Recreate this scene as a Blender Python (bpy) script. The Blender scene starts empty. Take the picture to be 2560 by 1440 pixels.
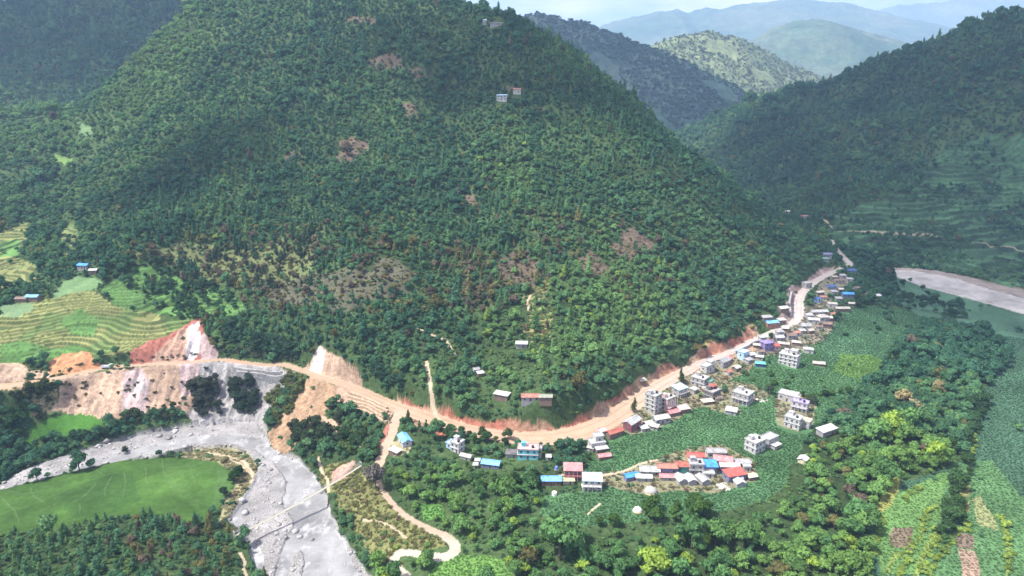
import bpy, bmesh, math, random
import numpy as np
from mathutils import Vector, Matrix

# ------------------------------------------------------------------ camera, world, sun
scene = bpy.context.scene
COL = scene.collection
CAM_Z, PITCH, FPX = 165.0, math.radians(15.5), 1730.0
cam_data = bpy.data.cameras.new('camera')
cam_data.sensor_width = 36.0
cam_data.lens = 36.0 * FPX / 2560.0
cam_data.clip_start, cam_data.clip_end = 1.0, 60000.0
cam = bpy.data.objects.new('camera', cam_data)
COL.objects.link(cam)
cam.location = (0, 0, CAM_Z)
cam.rotation_euler = (math.radians(90) - PITCH, 0, 0)
scene.camera = cam

SUN_DIR = Vector((-0.50, -0.16, 0.85)).normalized()      # direction towards the sun
SUN_EL = math.asin(SUN_DIR.z)
SUN_AZ = math.atan2(SUN_DIR.x, SUN_DIR.y)               # clockwise from +Y
world = bpy.data.worlds.new('World')
scene.world = world
world.use_nodes = True
wn, wl = world.node_tree.nodes, world.node_tree.links
for n in list(wn): wn.remove(n)
w_out = wn.new('ShaderNodeOutputWorld')
w_bg = wn.new('ShaderNodeBackground')
w_sky = wn.new('ShaderNodeTexSky')
w_sky.sky_type = 'NISHITA'
w_sky.sun_disc = False
w_sky.sun_elevation = SUN_EL
w_sky.sun_rotation = SUN_AZ
w_sky.air_density, w_sky.dust_density, w_sky.ozone_density = 1.0, 1.5, 1.0
w_bg.inputs['Strength'].default_value = 0.095
w_tc, w_map, w_ns = wn.new('ShaderNodeTexCoord'), wn.new('ShaderNodeMapping'), wn.new('ShaderNodeTexNoise')
w_map.inputs['Scale'].default_value = (1.0, 1.0, 3.5)
w_ns.inputs['Scale'].default_value, w_ns.inputs['Detail'].default_value, w_ns.inputs['Roughness'].default_value = 2.6, 6, .6
w_rp, w_mx = wn.new('ShaderNodeValToRGB'), wn.new('ShaderNodeMix')
w_rp.color_ramp.elements[0].position, w_rp.color_ramp.elements[1].position = .38, .58
w_mx.data_type = 'RGBA'
wl.new(w_tc.outputs['Generated'], w_map.inputs['Vector']); wl.new(w_map.outputs[0], w_ns.inputs['Vector'])
wl.new(w_ns.outputs['Fac'], w_rp.inputs['Fac']); wl.new(w_rp.outputs['Color'], w_mx.inputs[0])
wl.new(w_sky.outputs['Color'], w_mx.inputs[6]); w_mx.inputs[7].default_value = (9.2, 8.4, 9.9, 1)     # broken white cloud
wl.new(w_mx.outputs[2], w_bg.inputs['Color'])
wl.new(w_bg.outputs[0], w_out.inputs['Surface'])

sun_data = bpy.data.lights.new('sun', 'SUN')
sun_data.energy = 5.0
sun_data.angle = math.radians(0.53)
sun_data.color = (1.0, 0.95, 0.87)
sun = bpy.data.objects.new('sun', sun_data)
COL.objects.link(sun)
sun.location = (0, 0, 1500)
sun.rotation_euler = (-SUN_DIR).to_track_quat('-Z', 'Y').to_euler()

scene.view_settings.view_transform = 'Standard'
scene.view_settings.look = 'None'
scene.view_settings.exposure = 0.88
scene.view_settings.gamma = 1.0
scene.render.engine = 'CYCLES'
scene.cycles.volume_bounces = 2
scene.render.resolution_x, scene.render.resolution_y = 1024, 576

rng = np.random.default_rng(7)
random.seed(7)

# ------------------------------------------------------------------ pixel (of the 2560x1440 photograph) <-> world
CP, SP = math.cos(PITCH), math.sin(PITCH)
def ray(u, v):
    X = (np.asarray(u, float) - 1280) / FPX
    Y = (720 - np.asarray(v, float)) / FPX
    return X, CP + Y * SP, -SP + Y * CP
def at_z(u, v, z):
    dx, dy, dz = ray(u, v)
    t = (CAM_Z - z) / -dz
    return (dx * t, dy * t, z)
def at_y(u, v, y):
    dx, dy, dz = ray(u, v)
    t = y / dy
    return (dx * t, y, CAM_Z + dz * t)
def project(x, y, z):
    zz = z - CAM_Z
    d = y * CP - zz * SP
    up = y * SP + zz * CP
    d = np.where(d < 1, 1, d)
    return 1280 + FPX * x / d, 720 - FPX * up / d, d

# ------------------------------------------------------------------ noise
def _h(ix, iy, s):
    n = (ix.astype(np.int64) * 374761393 + iy.astype(np.int64) * 668265263 + s * 1274126177) & 0x7fffffff
    n = ((n ^ (n >> 13)) * 1274126177) & 0x7fffffff
    return ((n ^ (n >> 16)) & 0xffff) / 65535.0
def vnoise(x, y, s=0):
    x, y = np.asarray(x, float), np.asarray(y, float)
    ix, iy = np.floor(x), np.floor(y)
    fx, fy = x - ix, y - iy
    fx, fy = fx * fx * (3 - 2 * fx), fy * fy * (3 - 2 * fy)
    a, b = _h(ix, iy, s), _h(ix + 1, iy, s)
    c, d = _h(ix, iy + 1, s), _h(ix + 1, iy + 1, s)
    return (a * (1 - fx) + b * fx) * (1 - fy) + (c * (1 - fx) + d * fx) * fy - 0.5
def fbm(x, y, s=0, o=4):
    r, a = 0, 1.0
    for i in range(o):
        r = r + a * vnoise(x * 2 ** i, y * 2 ** i, s + i)
        a *= 0.5
    return r
def smooth(x, a, b):
    t = np.clip((x - a) / (b - a), 0, 1)
    return t * t * (3 - 2 * t)

# ------------------------------------------------------------------ terrain: control points
RIV = -25.0
ROAD = [(-60,972,6,8),(0,966,6,9),(60,960,6,9),(140,946,5,6),(200,932,4.6,5),(290,917,4,5),(380,911,3.5,5),(450,907,3,5),
 (510,902,2.5,5),(560,900,2,5),(610,906,1.5,5),(660,912,1,5),(710,912,.5,6),(745,922,0,6),(800,943,-1,6),(860,962,-2,7),
 (920,985,-3,8),(970,1008,-3.5,9),(1020,1028,-4,11),(1090,1050,-5,12),(1170,1073,-6,11),(1250,1089,-6,12),(1310,1095,-6,13),
 (1380,1094,-5.5,15),(1440,1084,-5,16),(1500,1062,-4,15),(1550,1032,-3,14),(1600,996,-2,12.5),(1650,962,-1,11),(1700,935,0,9.5),
 (1760,905,.5,7),(1830,878,1.5,6),(1890,848,2,6),(1950,822,3,6),(1985,806,4,6.5),(1997,780,5,7.5),(1998,750,6,7),(2010,728,6.5,7),
 (2040,702,7.5,7),(2075,684,8,6.5),(2110,667,8,6),(2124,659,8.5,6.5),(2105,640,9,6),(2085,615,10,5),(2078,600,11,4)]
LANE = [(1000,1026,-4,6),(985,1060,-6,5),(980,1085,-7.5,5),(965,1115,-9,5),(952,1150,-11,4.5),(944,1175,-12.3,3.5),(950,1215,-13.5,3),(985,1262,-15,3),
 (1020,1295,-15.5,3.4),(1070,1322,-16,3.8),(1110,1340,-16.5,4.6),(1134,1360,-17,5),(1134,1380,-17.3,5),(1105,1393,-18,5),
 (1060,1387,-18.5,4.6),(1015,1382,-19,4.6),(988,1392,-19.5,4.6),(988,1415,-20,4.6),(1010,1440,-20.5,4.8),(1050,1500,-21,5)]
CZ = [(u, v, z) for u, v, z, w in ROAD[::2]] + [(u, v, z) for u, v, z, w in LANE[::3]]
CZ += [ # left river, its banks and the field in its bend
 (20,1200,RIV),(150,1160,RIV),(300,1120,RIV),(450,1090,RIV),(560,1070,RIV),(640,1095,RIV),(700,1150,RIV),(690,1230,RIV),(780,1210,RIV),
 (640,1320,RIV),(720,1350,RIV),(830,1340,RIV),(690,1440,RIV),(900,1440,RIV),(-150,1240,RIV),(800,1560,RIV),
 (0,1250,-22.5),(100,1240,-22.5),(300,1200,-22.5),(480,1180,-22.5),(520,1260,-22.5),(350,1280,-22),(100,1330,-20),(300,1370,-17),(500,1360,-19),
 (100,1440,-14),(300,1440,-13),(500,1440,-15),(600,1420,-21),(-200,1400,-15),(300,1560,-12),
 (60,1000,-5),(200,975,-3),(200,1030,-12),(60,1075,-16),(200,1065,-17),(330,1050,-18),(330,985,-6),(450,960,-6),(450,1015,-15),(-100,1060,-14),(-200,1000,0),
 (560,960,-9),(560,1020,-18),(650,960,-10),(650,1010,-18),(720,965,-7),(700,1040,-17),(780,985,-8),(760,1050,-15),(720,1100,-22),
 (860,1020,-8),(860,1080,-13),(840,1150,-20),(830,1230,-23),(870,1300,-21.5),(900,1100,-13),(920,1180,-13),(930,1060,-8),(890,1220,-16),(940,1320,-18),(940,1400,-21),
 # village terrace and the plain on the right
 (1060,1120,-7),(1130,1125,-7),(1230,1160,-8),(1320,1135,-6),(1400,1200,-8),(1550,1130,-6),(1750,1170,-7),(1900,1110,-6),(1980,1040,-5),
 (1640,1040,-4),(1850,985,-3),(1970,900,-1),(2100,850,-1),(2060,790,2),(2150,740,1),(2200,700,-4),(2300,800,-6),(2300,950,-6),(2500,900,-9),(2500,1100,-10),
 (2400,1300,-10),(2560,1440,-10),(2200,1200,-9),(2000,1300,-10),(1700,1380,-12),(1400,1400,-14),(1250,1300,-13),(1500,1270,-9),(1800,1260,-8),
 (1200,1210,-10),(1080,1220,-12),(1200,1430,-16),(1800,1560,-14),(2300,1600,-12),(2900,1000,-10),(2900,1400,-10),
 (2240,680,-9),(2400,715,-9),(2560,760,-9),(2750,810,-9),(2300,645,-6),(2450,660,-5),(2560,690,-5),(2750,730,-5),
 # left terraces
 (30,890,12),(200,860,13),(400,850,14),(100,760,28),(250,725,33),(450,785,22),(500,802,19),(-150,850,18),(-150,700,35),
 (220,672,42),(50,690,38),(40,600,50),(20,540,58),(400,700,36),(150,520,66),(-150,560,55),(100,430,86),(300,560,62),(330,650,48),
 # hill foot over the road
 (540,860,9),(640,870,9),(760,880,9),(880,900,11),(1000,960,8),(1100,1000,6),(1350,1020,8),(1480,1000,9),(1600,935,8),(1720,880,8),(1850,830,10),(1950,770,12),
]
CY = [ # (u, v, depth)
 (600,800,447),(600,700,484),(600,600,532),(600,500,590),(600,400,655),(600,300,730),(600,200,800),(600,100,880),(600,0,970),(600,-100,1080),
 (900,800,420),(900,700,462),(900,600,510),(900,500,565),(900,400,625),(900,300,690),(900,200,755),(900,100,825),(900,0,905),(900,-80,990),
 (1200,900,386),(1200,800,425),(1200,700,470),(1200,600,520),(1200,500,570),(1200,400,625),(1200,300,685),(1200,200,745),(1200,100,810),(1200,25,870),
 (1500,950,363),(1500,850,400),(1500,750,445),(1500,650,490),(1500,550,535),(1500,450,585),(1500,350,640),(1500,250,700),(1495,203,735),
 (1800,800,460),(1800,700,510),(1800,600,560),(1800,500,610),(1800,448,645),(1900,700,545),(1950,620,605),(2040,620,672),(1650,318,690),(1370,110,800),
 (1285,30,865),(1000,-40,950),
 # left flank of the hill, left valley and the dark mountain behind it
 (450,60,960),(400,110,935),(300,215,880),(210,280,850),(450,200,840),(400,350,730),(400,450,650),(300,400,720),(150,320,900),(60,260,950),(200,500,640),
 (-100,300,930),(-200,420,760),(150,245,1250),(0,200,1300),(300,180,1330),(100,100,1480),(300,60,1570),(0,0,1700),(250,-40,1720),(450,-60,1740),(-200,150,1350),(-200,0,1650),
 # right mountain
 (2300,580,790),(2300,500,870),(2450,560,830),(2400,420,960),(2560,500,880),(2560,350,960),(2400,300,1040),(2400,200,1140),(2560,200,1060),(2560,95,1160),
 (2560,20,1250),(2400,77,1340),(2200,147,1460),(2000,217,1580),(1850,262,1690),(1730,322,1760),(2200,350,1110),(2000,400,1190),(2000,310,1370),(2200,240,1280),
 (2000,480,1010),(1850,400,1310),(1800,360,1470),(2100,530,860),(2060,565,800),(2750,-60,1150),(2750,200,1000),(2750,450,860),(2900,600,800),(2100,450,960),
]
CW = [ # hidden ground: world x, y, z
 (-350,100,-14),(0,100,-22),(350,100,-12),(800,150,-9),(1000,400,-6),(-800,300,15),(-900,600,70),(-1100,1000,170),(-1300,1500,330),(-1200,2000,480),(-600,2050,520),(-150,2000,420),
 (230,770,60),(330,770,12),(200,900,85),(330,900,10),(100,1050,130),(300,1050,15),(-50,1200,210),(150,1250,90),(330,1250,8),(0,1500,200),(250,1500,30),(380,1500,12),(200,1800,120),(420,1850,40),
 (-330,1150,250),(-500,1100,150),(-420,1250,170),(-250,1350,280),(0,1350,210),
 (1000,1400,230),(900,1650,120),(1200,1500,200),(1250,1100,350),(700,1800,110),(600,2000,60),(1300,700,150),(1100,2000,100),(400,2100,30),(0,2150,250),
]
pts = [at_z(*c) for c in CZ] + [at_y(*c) for c in CY] + CW
pts = np.array([[float(a) for a in p] for p in pts])
# thin-plate spline through all control points
def tps_fit(p, lam=2e-5):
    q = p[:, :2] / 1000.0
    n = len(q)
    d2 = ((q[:, None] - q[None]) ** 2).sum(-1)
    K = 0.5 * d2 * np.log(d2 + 1e-12)
    A = np.zeros((n + 3, n + 3))
    A[:n, :n] = K + lam * np.eye(n)
    A[:n, n] = 1; A[:n, n + 1:] = q
    A[n, :n] = 1; A[n + 1:, :n] = q.T
    return q, np.linalg.solve(A, np.concatenate([p[:, 2], np.zeros(3)]))
TQ, TW = tps_fit(pts)
def tps(x, y):
    x, y = np.ravel(x) / 1000.0, np.ravel(y) / 1000.0
    out = np.empty(len(x))
    for i in range(0, len(x), 20000):
        a, b = x[i:i + 20000], y[i:i + 20000]
        d2 = (a[:, None] - TQ[None, :, 0]) ** 2 + (b[:, None] - TQ[None, :, 1]) ** 2
        out[i:i + 20000] = (0.5 * d2 * np.log(d2 + 1e-12)) @ TW[:-3] + TW[-3] + TW[-2] * a + TW[-1] * b
    return out
class Raster:
    def __init__(s, x0, y0, st, Z): s.x0, s.y0, s.st, s.Z = x0, y0, st, Z
    def __call__(s, x, y):
        fx = np.clip((np.asarray(x, float) - s.x0) / s.st, 0, s.Z.shape[1] - 1.001)
        fy = np.clip((np.asarray(y, float) - s.y0) / s.st, 0, s.Z.shape[0] - 1.001)
        ix, iy = fx.astype(int), fy.astype(int)
        fx, fy = fx - ix, fy - iy
        Z = s.Z
        return (Z[iy, ix] * (1 - fx) + Z[iy, ix + 1] * fx) * (1 - fy) + (Z[iy + 1, ix] * (1 - fx) + Z[iy + 1, ix + 1] * fx) * fy
_gx, _gy = np.arange(-1500, 1500, 6.0), np.arange(90, 2200, 6.0)
_GX, _GY = np.meshgrid(_gx, _gy)
_Z0 = tps(_GX, _GY).reshape(_GX.shape)
BASE = Raster(-1500, 90, 6.0, _Z0)
def hill_noise(x, y, z):
    a = smooth(z, 14, 70)
    r = fbm(x / 95.0, y / 95.0, 3, 4) * 19 + (0.5 - np.abs(fbm(x / 110.0, y / 300.0, 11, 3))) * 20 - 9
    return a * r + smooth(np.abs(z + 3), 4, 20) * fbm(x / 14.0, y / 14.0, 21, 2) * 1.2
_Z1 = _Z0 + hill_noise(_GX, _GY, _Z0)
ROUGH = Raster(-1500, 90, 6.0, _Z1)

def march(u, v, Z):
    """first hit of the view ray with the height field -> world points"""
    u, v = np.atleast_1d(np.asarray(u, float)), np.atleast_1d(np.asarray(v, float))
    dx, dy, dz = ray(u, v)
    ts = np.exp(np.linspace(math.log(170), math.log(2150), 1400))
    X, Y = dx[:, None] * ts, dy[:, None] * ts
    H = CAM_Z + dz[:, None] * ts
    D = H - Z(X, Y)
    hit = D < 0
    k = np.where(hit.any(1), hit.argmax(1), len(ts) - 1)
    k = np.maximum(k, 1)
    i = np.arange(len(u))
    d0, d1 = D[i, k - 1], D[i, k]
    f = np.clip(d0 / (d0 - d1 + 1e-9), 0, 1)
    t = ts[k - 1] + f * (ts[k] - ts[k - 1])
    x, y = dx * t, dy * t
    return x, y, Z(x, y)
def ground_poly(pix):
    """an outline read off the photograph, laid on the ground -> world outline"""
    U, V = [], []
    n = len(pix)
    for i in range(n):
        (a, b), (c, d) = pix[i], pix[(i + 1) % n]
        m = max(1, int(math.hypot(c - a, d - b) / 14))
        for k in range(m):
            U.append(a + (c - a) * k / m); V.append(b + (d - b) * k / m)
    x, y, z = march(U, V, ROUGH)
    return np.stack([x, y], 1)
def inside(poly, x, y):
    r = np.zeros(x.shape, bool)
    lo, hi = poly.min(0), poly.max(0)
    m = (x >= lo[0]) & (x <= hi[0]) & (y >= lo[1]) & (y <= hi[1])
    if not m.any(): return r
    xs, ys = x[m], y[m]
    c = np.zeros(xs.shape, bool)
    n = len(poly)
    for i in range(n):
        x1, y1 = poly[i]; x2, y2 = poly[(i + 1) % n]
        if y1 == y2: continue
        t = (y1 > ys) != (y2 > ys)
        c ^= t & (xs < (x2 - x1) * (ys - y1) / (y2 - y1) + x1)
    r[m] = c
    return r
def line_world(L, n=8):
    """road centre line: points with heights and widths -> finely sampled x, y, z, w"""
    P = np.array([list(map(float, at_z(u, v, z))) + [w] for u, v, z, w in L])
    out = []
    for i in range(len(P) - 1):
        p0, p1, p2, p3 = P[max(i - 1, 0)], P[i], P[i + 1], P[min(i + 2, len(P) - 1)]
        for k in range(n):
            t = k / n
            out.append(0.5 * (2 * p1 + (p2 - p0) * t + (2 * p0 - 5 * p1 + 4 * p2 - p3) * t * t + (3 * p1 - p0 - 3 * p2 + p3) * t ** 3))
    out.append(P[-1])
    return np.array(out)
def near_line(L, x, y, reach):
    """distance to the line, its height and width there (inf outside reach)"""
    d = np.full(x.shape, np.inf); zz = np.zeros(x.shape); ww = np.ones(x.shape)
    for i in range(len(L) - 1):
        a, b = L[i], L[i + 1]
        lo, hi = np.minimum(a[:2], b[:2]) - reach, np.maximum(a[:2], b[:2]) + reach
        m = np.where((x > lo[0]) & (x < hi[0]) & (y > lo[1]) & (y < hi[1]))[0]
        if not len(m): continue
        e = b[:2] - a[:2]
        t = np.clip(((x[m] - a[0]) * e[0] + (y[m] - a[1]) * e[1]) / (e @ e + 1e-9), 0, 1)
        q = np.hypot(x[m] - a[0] - t * e[0], y[m] - a[1] - t * e[1])
        s = q < d[m]
        k = m[s]
        d[k] = q[s]; zz[k] = a[2] + t[s] * (b[2] - a[2]); ww[k] = a[3] + t[s] * (b[3] - a[3])
    return d, zz, ww

# ------------------------------------------------------------------ object and material helpers
def link(o, parent=None):
    COL.objects.link(o)
    if parent is not None: o.parent = parent
    return o
def tag(o, label=None, cat=None, group=None, kind=None):
    for k, v in (('label', label), ('category', cat), ('group', group), ('kind', kind)):
        if v: o[k] = v
    return o
def np_mesh(name, V, F, smooth_shade=True):
    """mesh from arrays (all faces with the same number of corners)"""
    me = bpy.data.meshes.new(name)
    V = np.asarray(V, np.float32); F = np.asarray(F, np.int32)
    k = F.shape[1]
    me.vertices.add(len(V)); me.vertices.foreach_set('co', V.ravel())
    me.loops.add(F.size); me.loops.foreach_set('vertex_index', F.ravel())
    me.polygons.add(len(F))
    me.polygons.foreach_set('loop_start', np.arange(0, F.size, k, dtype=np.int32))
    me.polygons.foreach_set('loop_total', np.full(len(F), k, np.int32))
    if smooth_shade: me.polygons.foreach_set('use_smooth', np.ones(len(F), bool))
    me.update(calc_edges=True)
    return me
def add_col(me, C):
    a = me.color_attributes.new('tone', 'FLOAT_COLOR', 'POINT')
    C4 = np.ones((len(C), 4), np.float32); C4[:, :3] = C
    a.data.foreach_set('color', C4.ravel())
class NT:
    def __init__(s, name):
        s.m = bpy.data.materials.new(name); s.m.use_nodes = True
        s.t = s.m.node_tree
        for n in list(s.t.nodes): s.t.nodes.remove(n)
        s.out = s.n('ShaderNodeOutputMaterial')
    def n(s, typ, **kw):
        nd = s.t.nodes.new(typ)
        for k, v in kw.items():
            if k in nd.inputs: nd.inputs[k].default_value = v
            else: setattr(nd, k, v)
        return nd
    def l(s, a, b): s.t.links.new(a, b)
    def coord(s): return s.n('ShaderNodeNewGeometry').outputs['Position']
    def noise(s, scale, detail=4, rough=.6, vec=None):
        nd = s.n('ShaderNodeTexNoise', Scale=scale, Detail=detail, Roughness=rough)
        s.l(vec or s.coord(), nd.inputs['Vector'])
        return nd.outputs['Fac']
    def ramp(s, fac, stops):
        r = s.n('ShaderNodeValToRGB')
        e = r.color_ramp.elements
        while len(e) < len(stops): e.new(.5)
        for i, (p, c) in enumerate(stops):
            e[i].position = p; e[i].color = (c, c, c, 1) if isinstance(c, (int, float)) else (*c, 1)
        s.l(fac, r.inputs['Fac'])
        return r.outputs['Color']
    def mul(s, a, b, fac=1.0):
        m = s.n('ShaderNodeMix', data_type='RGBA', blend_type='MULTIPLY')
        m.inputs[0].default_value = fac
        s.l(a, m.inputs[6]); s.l(b, m.inputs[7])
        return m.outputs[2]
    def mix(s, fac, a, b, typ='MIX'):
        m = s.n('ShaderNodeMix', data_type='RGBA', blend_type=typ)
        for sock, v in ((m.inputs[0], fac), (m.inputs[6], a), (m.inputs[7], b)):
            if isinstance(v, bpy.types.NodeSocket): s.l(v, sock)
            elif isinstance(v, tuple): sock.default_value = (*v, 1) if len(v) == 3 else v
            else: sock.default_value = v
        return m.outputs[2]
    def bsdf(s, col, rough=.85, spec=.2, bump=None, bstr=.5, bdist=.3, metal=0):
        b = s.n('ShaderNodeBsdfPrincipled')
        b.inputs['Roughness'].default_value = rough
        b.inputs['Specular IOR Level'].default_value = spec
        b.inputs['Metallic'].default_value = metal
        if isinstance(col, bpy.types.NodeSocket): s.l(col, b.inputs['Base Color'])
        else: b.inputs['Base Color'].default_value = (*col, 1)
        if bump is not None:
            bp = s.n('ShaderNodeBump', Strength=bstr, Distance=bdist)
            s.l(bump, bp.inputs['Height']); s.l(bp.outputs['Normal'], b.inputs['Normal'])
        s.l(b.outputs[0], s.out.inputs['Surface'])
        return b
def ground_mat(name, scales=((.06, .8, 1.25), (.6, .75, 1.3)), bump=.8, bscale=1.2, rough=.95, spec=.1):
    t = NT(name)
    c = t.n('ShaderNodeVertexColor', layer_name='tone').outputs['Color']
    for sc, lo, hi in scales:
        c = t.mul(c, t.ramp(t.noise(sc, 5, .65), [(.3, lo), (.7, hi)]))
    t.bsdf(c, rough, spec, t.noise(bscale, 5, .7), bump, .6)
    return t.m

# ------------------------------------------------------------------ what lies where on the ground (outlines read off the photograph)
C = {}
CLS = []                      # (class, colour, outline, kind of relief)
def area(cls, col, pix, relief=None): CLS.append((cls, col, ground_poly(pix), relief))
GREY, TAN, PINK, ORANGE, RED, BROWN = (.29,.28,.275), (.40,.285,.205), (.43,.33,.315), (.42,.215,.11), (.34,.135,.10), (.32,.215,.135)
# right: fields beyond the river, the plain
area('grass_slope', (.055,.12,.055), [(2045,560),(2120,520),(2280,480),(2340,400),(2380,340),(2700,330),(2750,740),(2560,715),(2400,685),(2215,662),(2140,640)], 'steps')
area('plain', (.055,.118,.07), [(2235,690),(2300,715),(2380,735),(2480,762),(2560,787),(2750,840),(2900,1440),(2600,1580),(2150,1520),(2160,1440),(2190,1300),(2250,1210),(2410,1150),(2430,1010),(2515,910),(2530,870),(2450,828),(2380,815),(2300,792),(2240,758)])
area('plain', (.115,.22,.07), [(2190,1290),(2250,1230),(2370,1175),(2370,1260),(2330,1330),(2290,1430),(2200,1440)])
area('plain', (.26,.28,.08), [(2188,1275),(2205,1235),(2235,1190),(2250,1190),(2247,1225),(2222,1270),(2205,1285)])
area('plain', (.27,.3,.14), [(2432,1250),(2452,1238),(2498,1318),(2495,1325),(2440,1310)])
area('plain', (.33,.24,.18), [(2395,1372),(2438,1378),(2450,1425),(2445,1445),(2402,1445)])
area('plain', (.15,.12,.08), [(2235,1322),(2280,1320),(2278,1375),(2225,1360)])
area('plain', (.2,.23,.1), [(2350,1415),(2372,1410),(2382,1445),(2352,1445)])
area('plain', (.15,.13,.09), [(2385,1335),(2432,1342),(2436,1372),(2393,1368)])
area('plain', (.09,.185,.075), [(2380,1160),(2480,1150),(2560,1250),(2750,1300),(2750,1560),(2200,1560),(2230,1440),(2300,1440),(2340,1330)])
area('plain', (.27,.3,.14), [(2432,1250),(2452,1238),(2498,1318),(2495,1325),(2440,1310)])
area('plain', (.33,.24,.18), [(2395,1372),(2438,1378),(2450,1425),(2445,1445),(2402,1445)])
area('plain', (.17,.135,.1), [(2385,1330),(2432,1338),(2436,1374),(2393,1370)])
area('plain', (.18,.145,.1), [(2232,1320),(2282,1318),(2280,1378),(2225,1362)])
area('plain', (.26,.25,.1), [(2396,1210),(2420,1205),(2424,1280),(2402,1285)])
for strip in ([(2505,1310),(2512,1310),(2530,1400),(2520,1450),(2510,1450),(2520,1400)], [(2325,1340),(2340,1320),(2350,1322),(2290,1440),(2276,1440)], [(2215,1430),(2235,1380),(2245,1382),(2225,1440)]):
    area('plain', (.2,.27,.07), strip)
# village terrace
area('maize_field', (.064,.14,.06), [(1452,1180),(1475,1150),(1560,1075),(1700,965),(1830,900),(1960,860),(2080,800),(2130,760),(2250,770),(2330,800),(2240,870),(2200,910),(2150,975),(2080,1020),(2030,1080),(1985,1150),(1965,1215),(1910,1255),(1760,1285),(1590,1306),(1450,1318),(1350,1285),(1360,1240),(1500,1222)])
area('maize_field', (.062,.135,.068), [(2085,790),(2135,755),(2250,775),(2330,800),(2240,870),(2200,905),(2060,905),(2045,850)])
area('maize_field', (.1,.19,.05), [(2100,885),(2180,888),(2205,900),(2190,960),(2080,930)])
area('maize_field', (.09,.2,.05), [(1040,1262),(1105,1262),(1115,1300),(1060,1300)])
area('maize_field', (.1,.2,.05), [(1100,1395),(1180,1385),(1260,1400),(1290,1450),(1050,1470)])
area('yard', (.2,.19,.115), [(1560,1180),(1640,1150),(1720,1120),(1800,1110),(1880,1150),(1895,1200),(1850,1215),(1790,1232),(1700,1228),(1600,1235),(1500,1210),(1440,1205),(1430,1180)])
area('yard', (.21,.19,.12), [(1545,1075),(1610,990),(1680,960),(1760,900),(1850,870),(1900,900),(1870,930),(1800,960),(1800,1010),(1740,1020),(1640,1075),(1580,1085)])
area('yard', (.2,.19,.12), [(1740,1010),(1800,950),(1880,960),(1930,990),(1900,1000),(1850,1010),(1850,1035),(1800,1030)])
area('yard', (.2,.19,.12), [(1940,995),(2000,975),(2040,1010),(2035,1060),(1990,1080),(1940,1060)])
area('yard', (.2,.185,.14), [(1985,815),(2010,770),(2080,745),(2100,790),(2060,850),(1990,885),(1900,890),(1890,860)])
area('yard', (.2,.185,.13), [(2045,720),(2075,690),(2130,690),(2130,715),(2080,735),(2040,745)])
area('yard', (.3,.27,.16), [(975,1105),(1000,1098),(1030,1115),(1020,1135),(980,1140)])
area('yard', (.62,.6,.52), [(1790,1210),(1815,1207),(1826,1224),(1802,1227)])
area('yard', (.45,.43,.38), [(1880,985),(1925,1000),(1905,1004),(1880,997)])
# left: terraces
YEL, GRN, OLV = (.185,.195,.075), (.085,.175,.05), (.145,.17,.07)
area('terraced_field', GRN, [(250,725),(300,690),(330,680),(420,650),(470,700),(560,720),(620,770),(560,800),(500,795),(440,800),(300,772)], 'terrace')
area('terraced_field', YEL, [(-120,810),(0,790),(60,748),(150,735),(230,725),(290,765),(380,780),(440,800),(500,792),(480,805),(420,838),(370,855),(330,880),(290,887),(240,890),(170,880),(122,902),(60,906),(-120,915)], 'terrace')
area('terraced_field', GRN, [(150,800),(200,770),(250,800),(230,840),(180,835)], 'terrace')
area('terraced_field', GRN, [(0,860),(60,850),(130,870),(200,860),(225,878),(170,880),(122,902),(60,906),(0,905)], 'terrace')
area('terraced_field', (.12,.2,.09), [(130,742),(150,710),(190,690),(262,700),(240,722),(170,735)])
area('terraced_field', (.13,.2,.1), [(0,790),(0,765),(80,755),(85,770),(40,795)])
area('terraced_field', YEL, [(-150,590),(0,580),(70,556),(76,590),(40,640),(92,665),(98,698),(0,722),(-150,740)], 'terrace')
area('terraced_field', GRN, [(0,605),(50,595),(45,640),(0,640)], 'terrace')
area('terraced_field', OLV, [(150,590),(175,555),(190,545),(200,620),(160,640)], 'terrace')
area('terraced_field', (.12,.19,.09), [(190,302),(225,318),(235,338),(200,342)])
area('terraced_field', (.12,.2,.06), [(135,385),(180,400),(180,418),(135,408)])
area('dry_slope', (.11,.13,.055), [(330,645),(370,625),(460,605),(560,640),(640,610),(750,600),(805,570),(812,650),(800,700),(700,745),(620,705),(560,720),(470,695),(420,650)])
area('dry_slope', (.085,.085,.055), [(620,700),(700,690),(800,690),(960,655),(1040,690),(1010,735),(900,762),(700,750)])
area('dry_slope', (.2,.19,.08), [(1318,752),(1340,690),(1362,690),(1390,790),(1385,850),(1320,850)], 'terrace')
area('dry_slope', (.3,.24,.08), [(1735,862),(1760,845),(1850,820),(1850,845),(1760,885)])
for c in ([(915,135),(1000,133),(1015,170),(930,172)], [(1010,160),(1045,165),(1090,180),(1090,190),(1040,188)], [(858,40),(890,52),(940,42),(940,58),(860,60)],
          [(830,385),(850,350),(890,340),(925,350),(900,385),(870,402),(840,400)], [(710,385),(740,362),(772,365),(750,390),(720,405)], [(1002,265),(1040,262),(1045,288),(1010,290)],
          [(1160,480),(1200,478),(1205,518),(1165,520)], [(1236,205),(1300,208),(1302,222),(1240,220)],
          [(1520,600),(1600,580),(1640,610),(1590,640),(1530,640)], [(1240,640),(1300,600),(1330,640),(1320,720),(1250,720)], [(1440,630),(1490,620),(1530,680),(1470,700)]):
    area('clearing', (.11,.085,.062), c)
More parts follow.
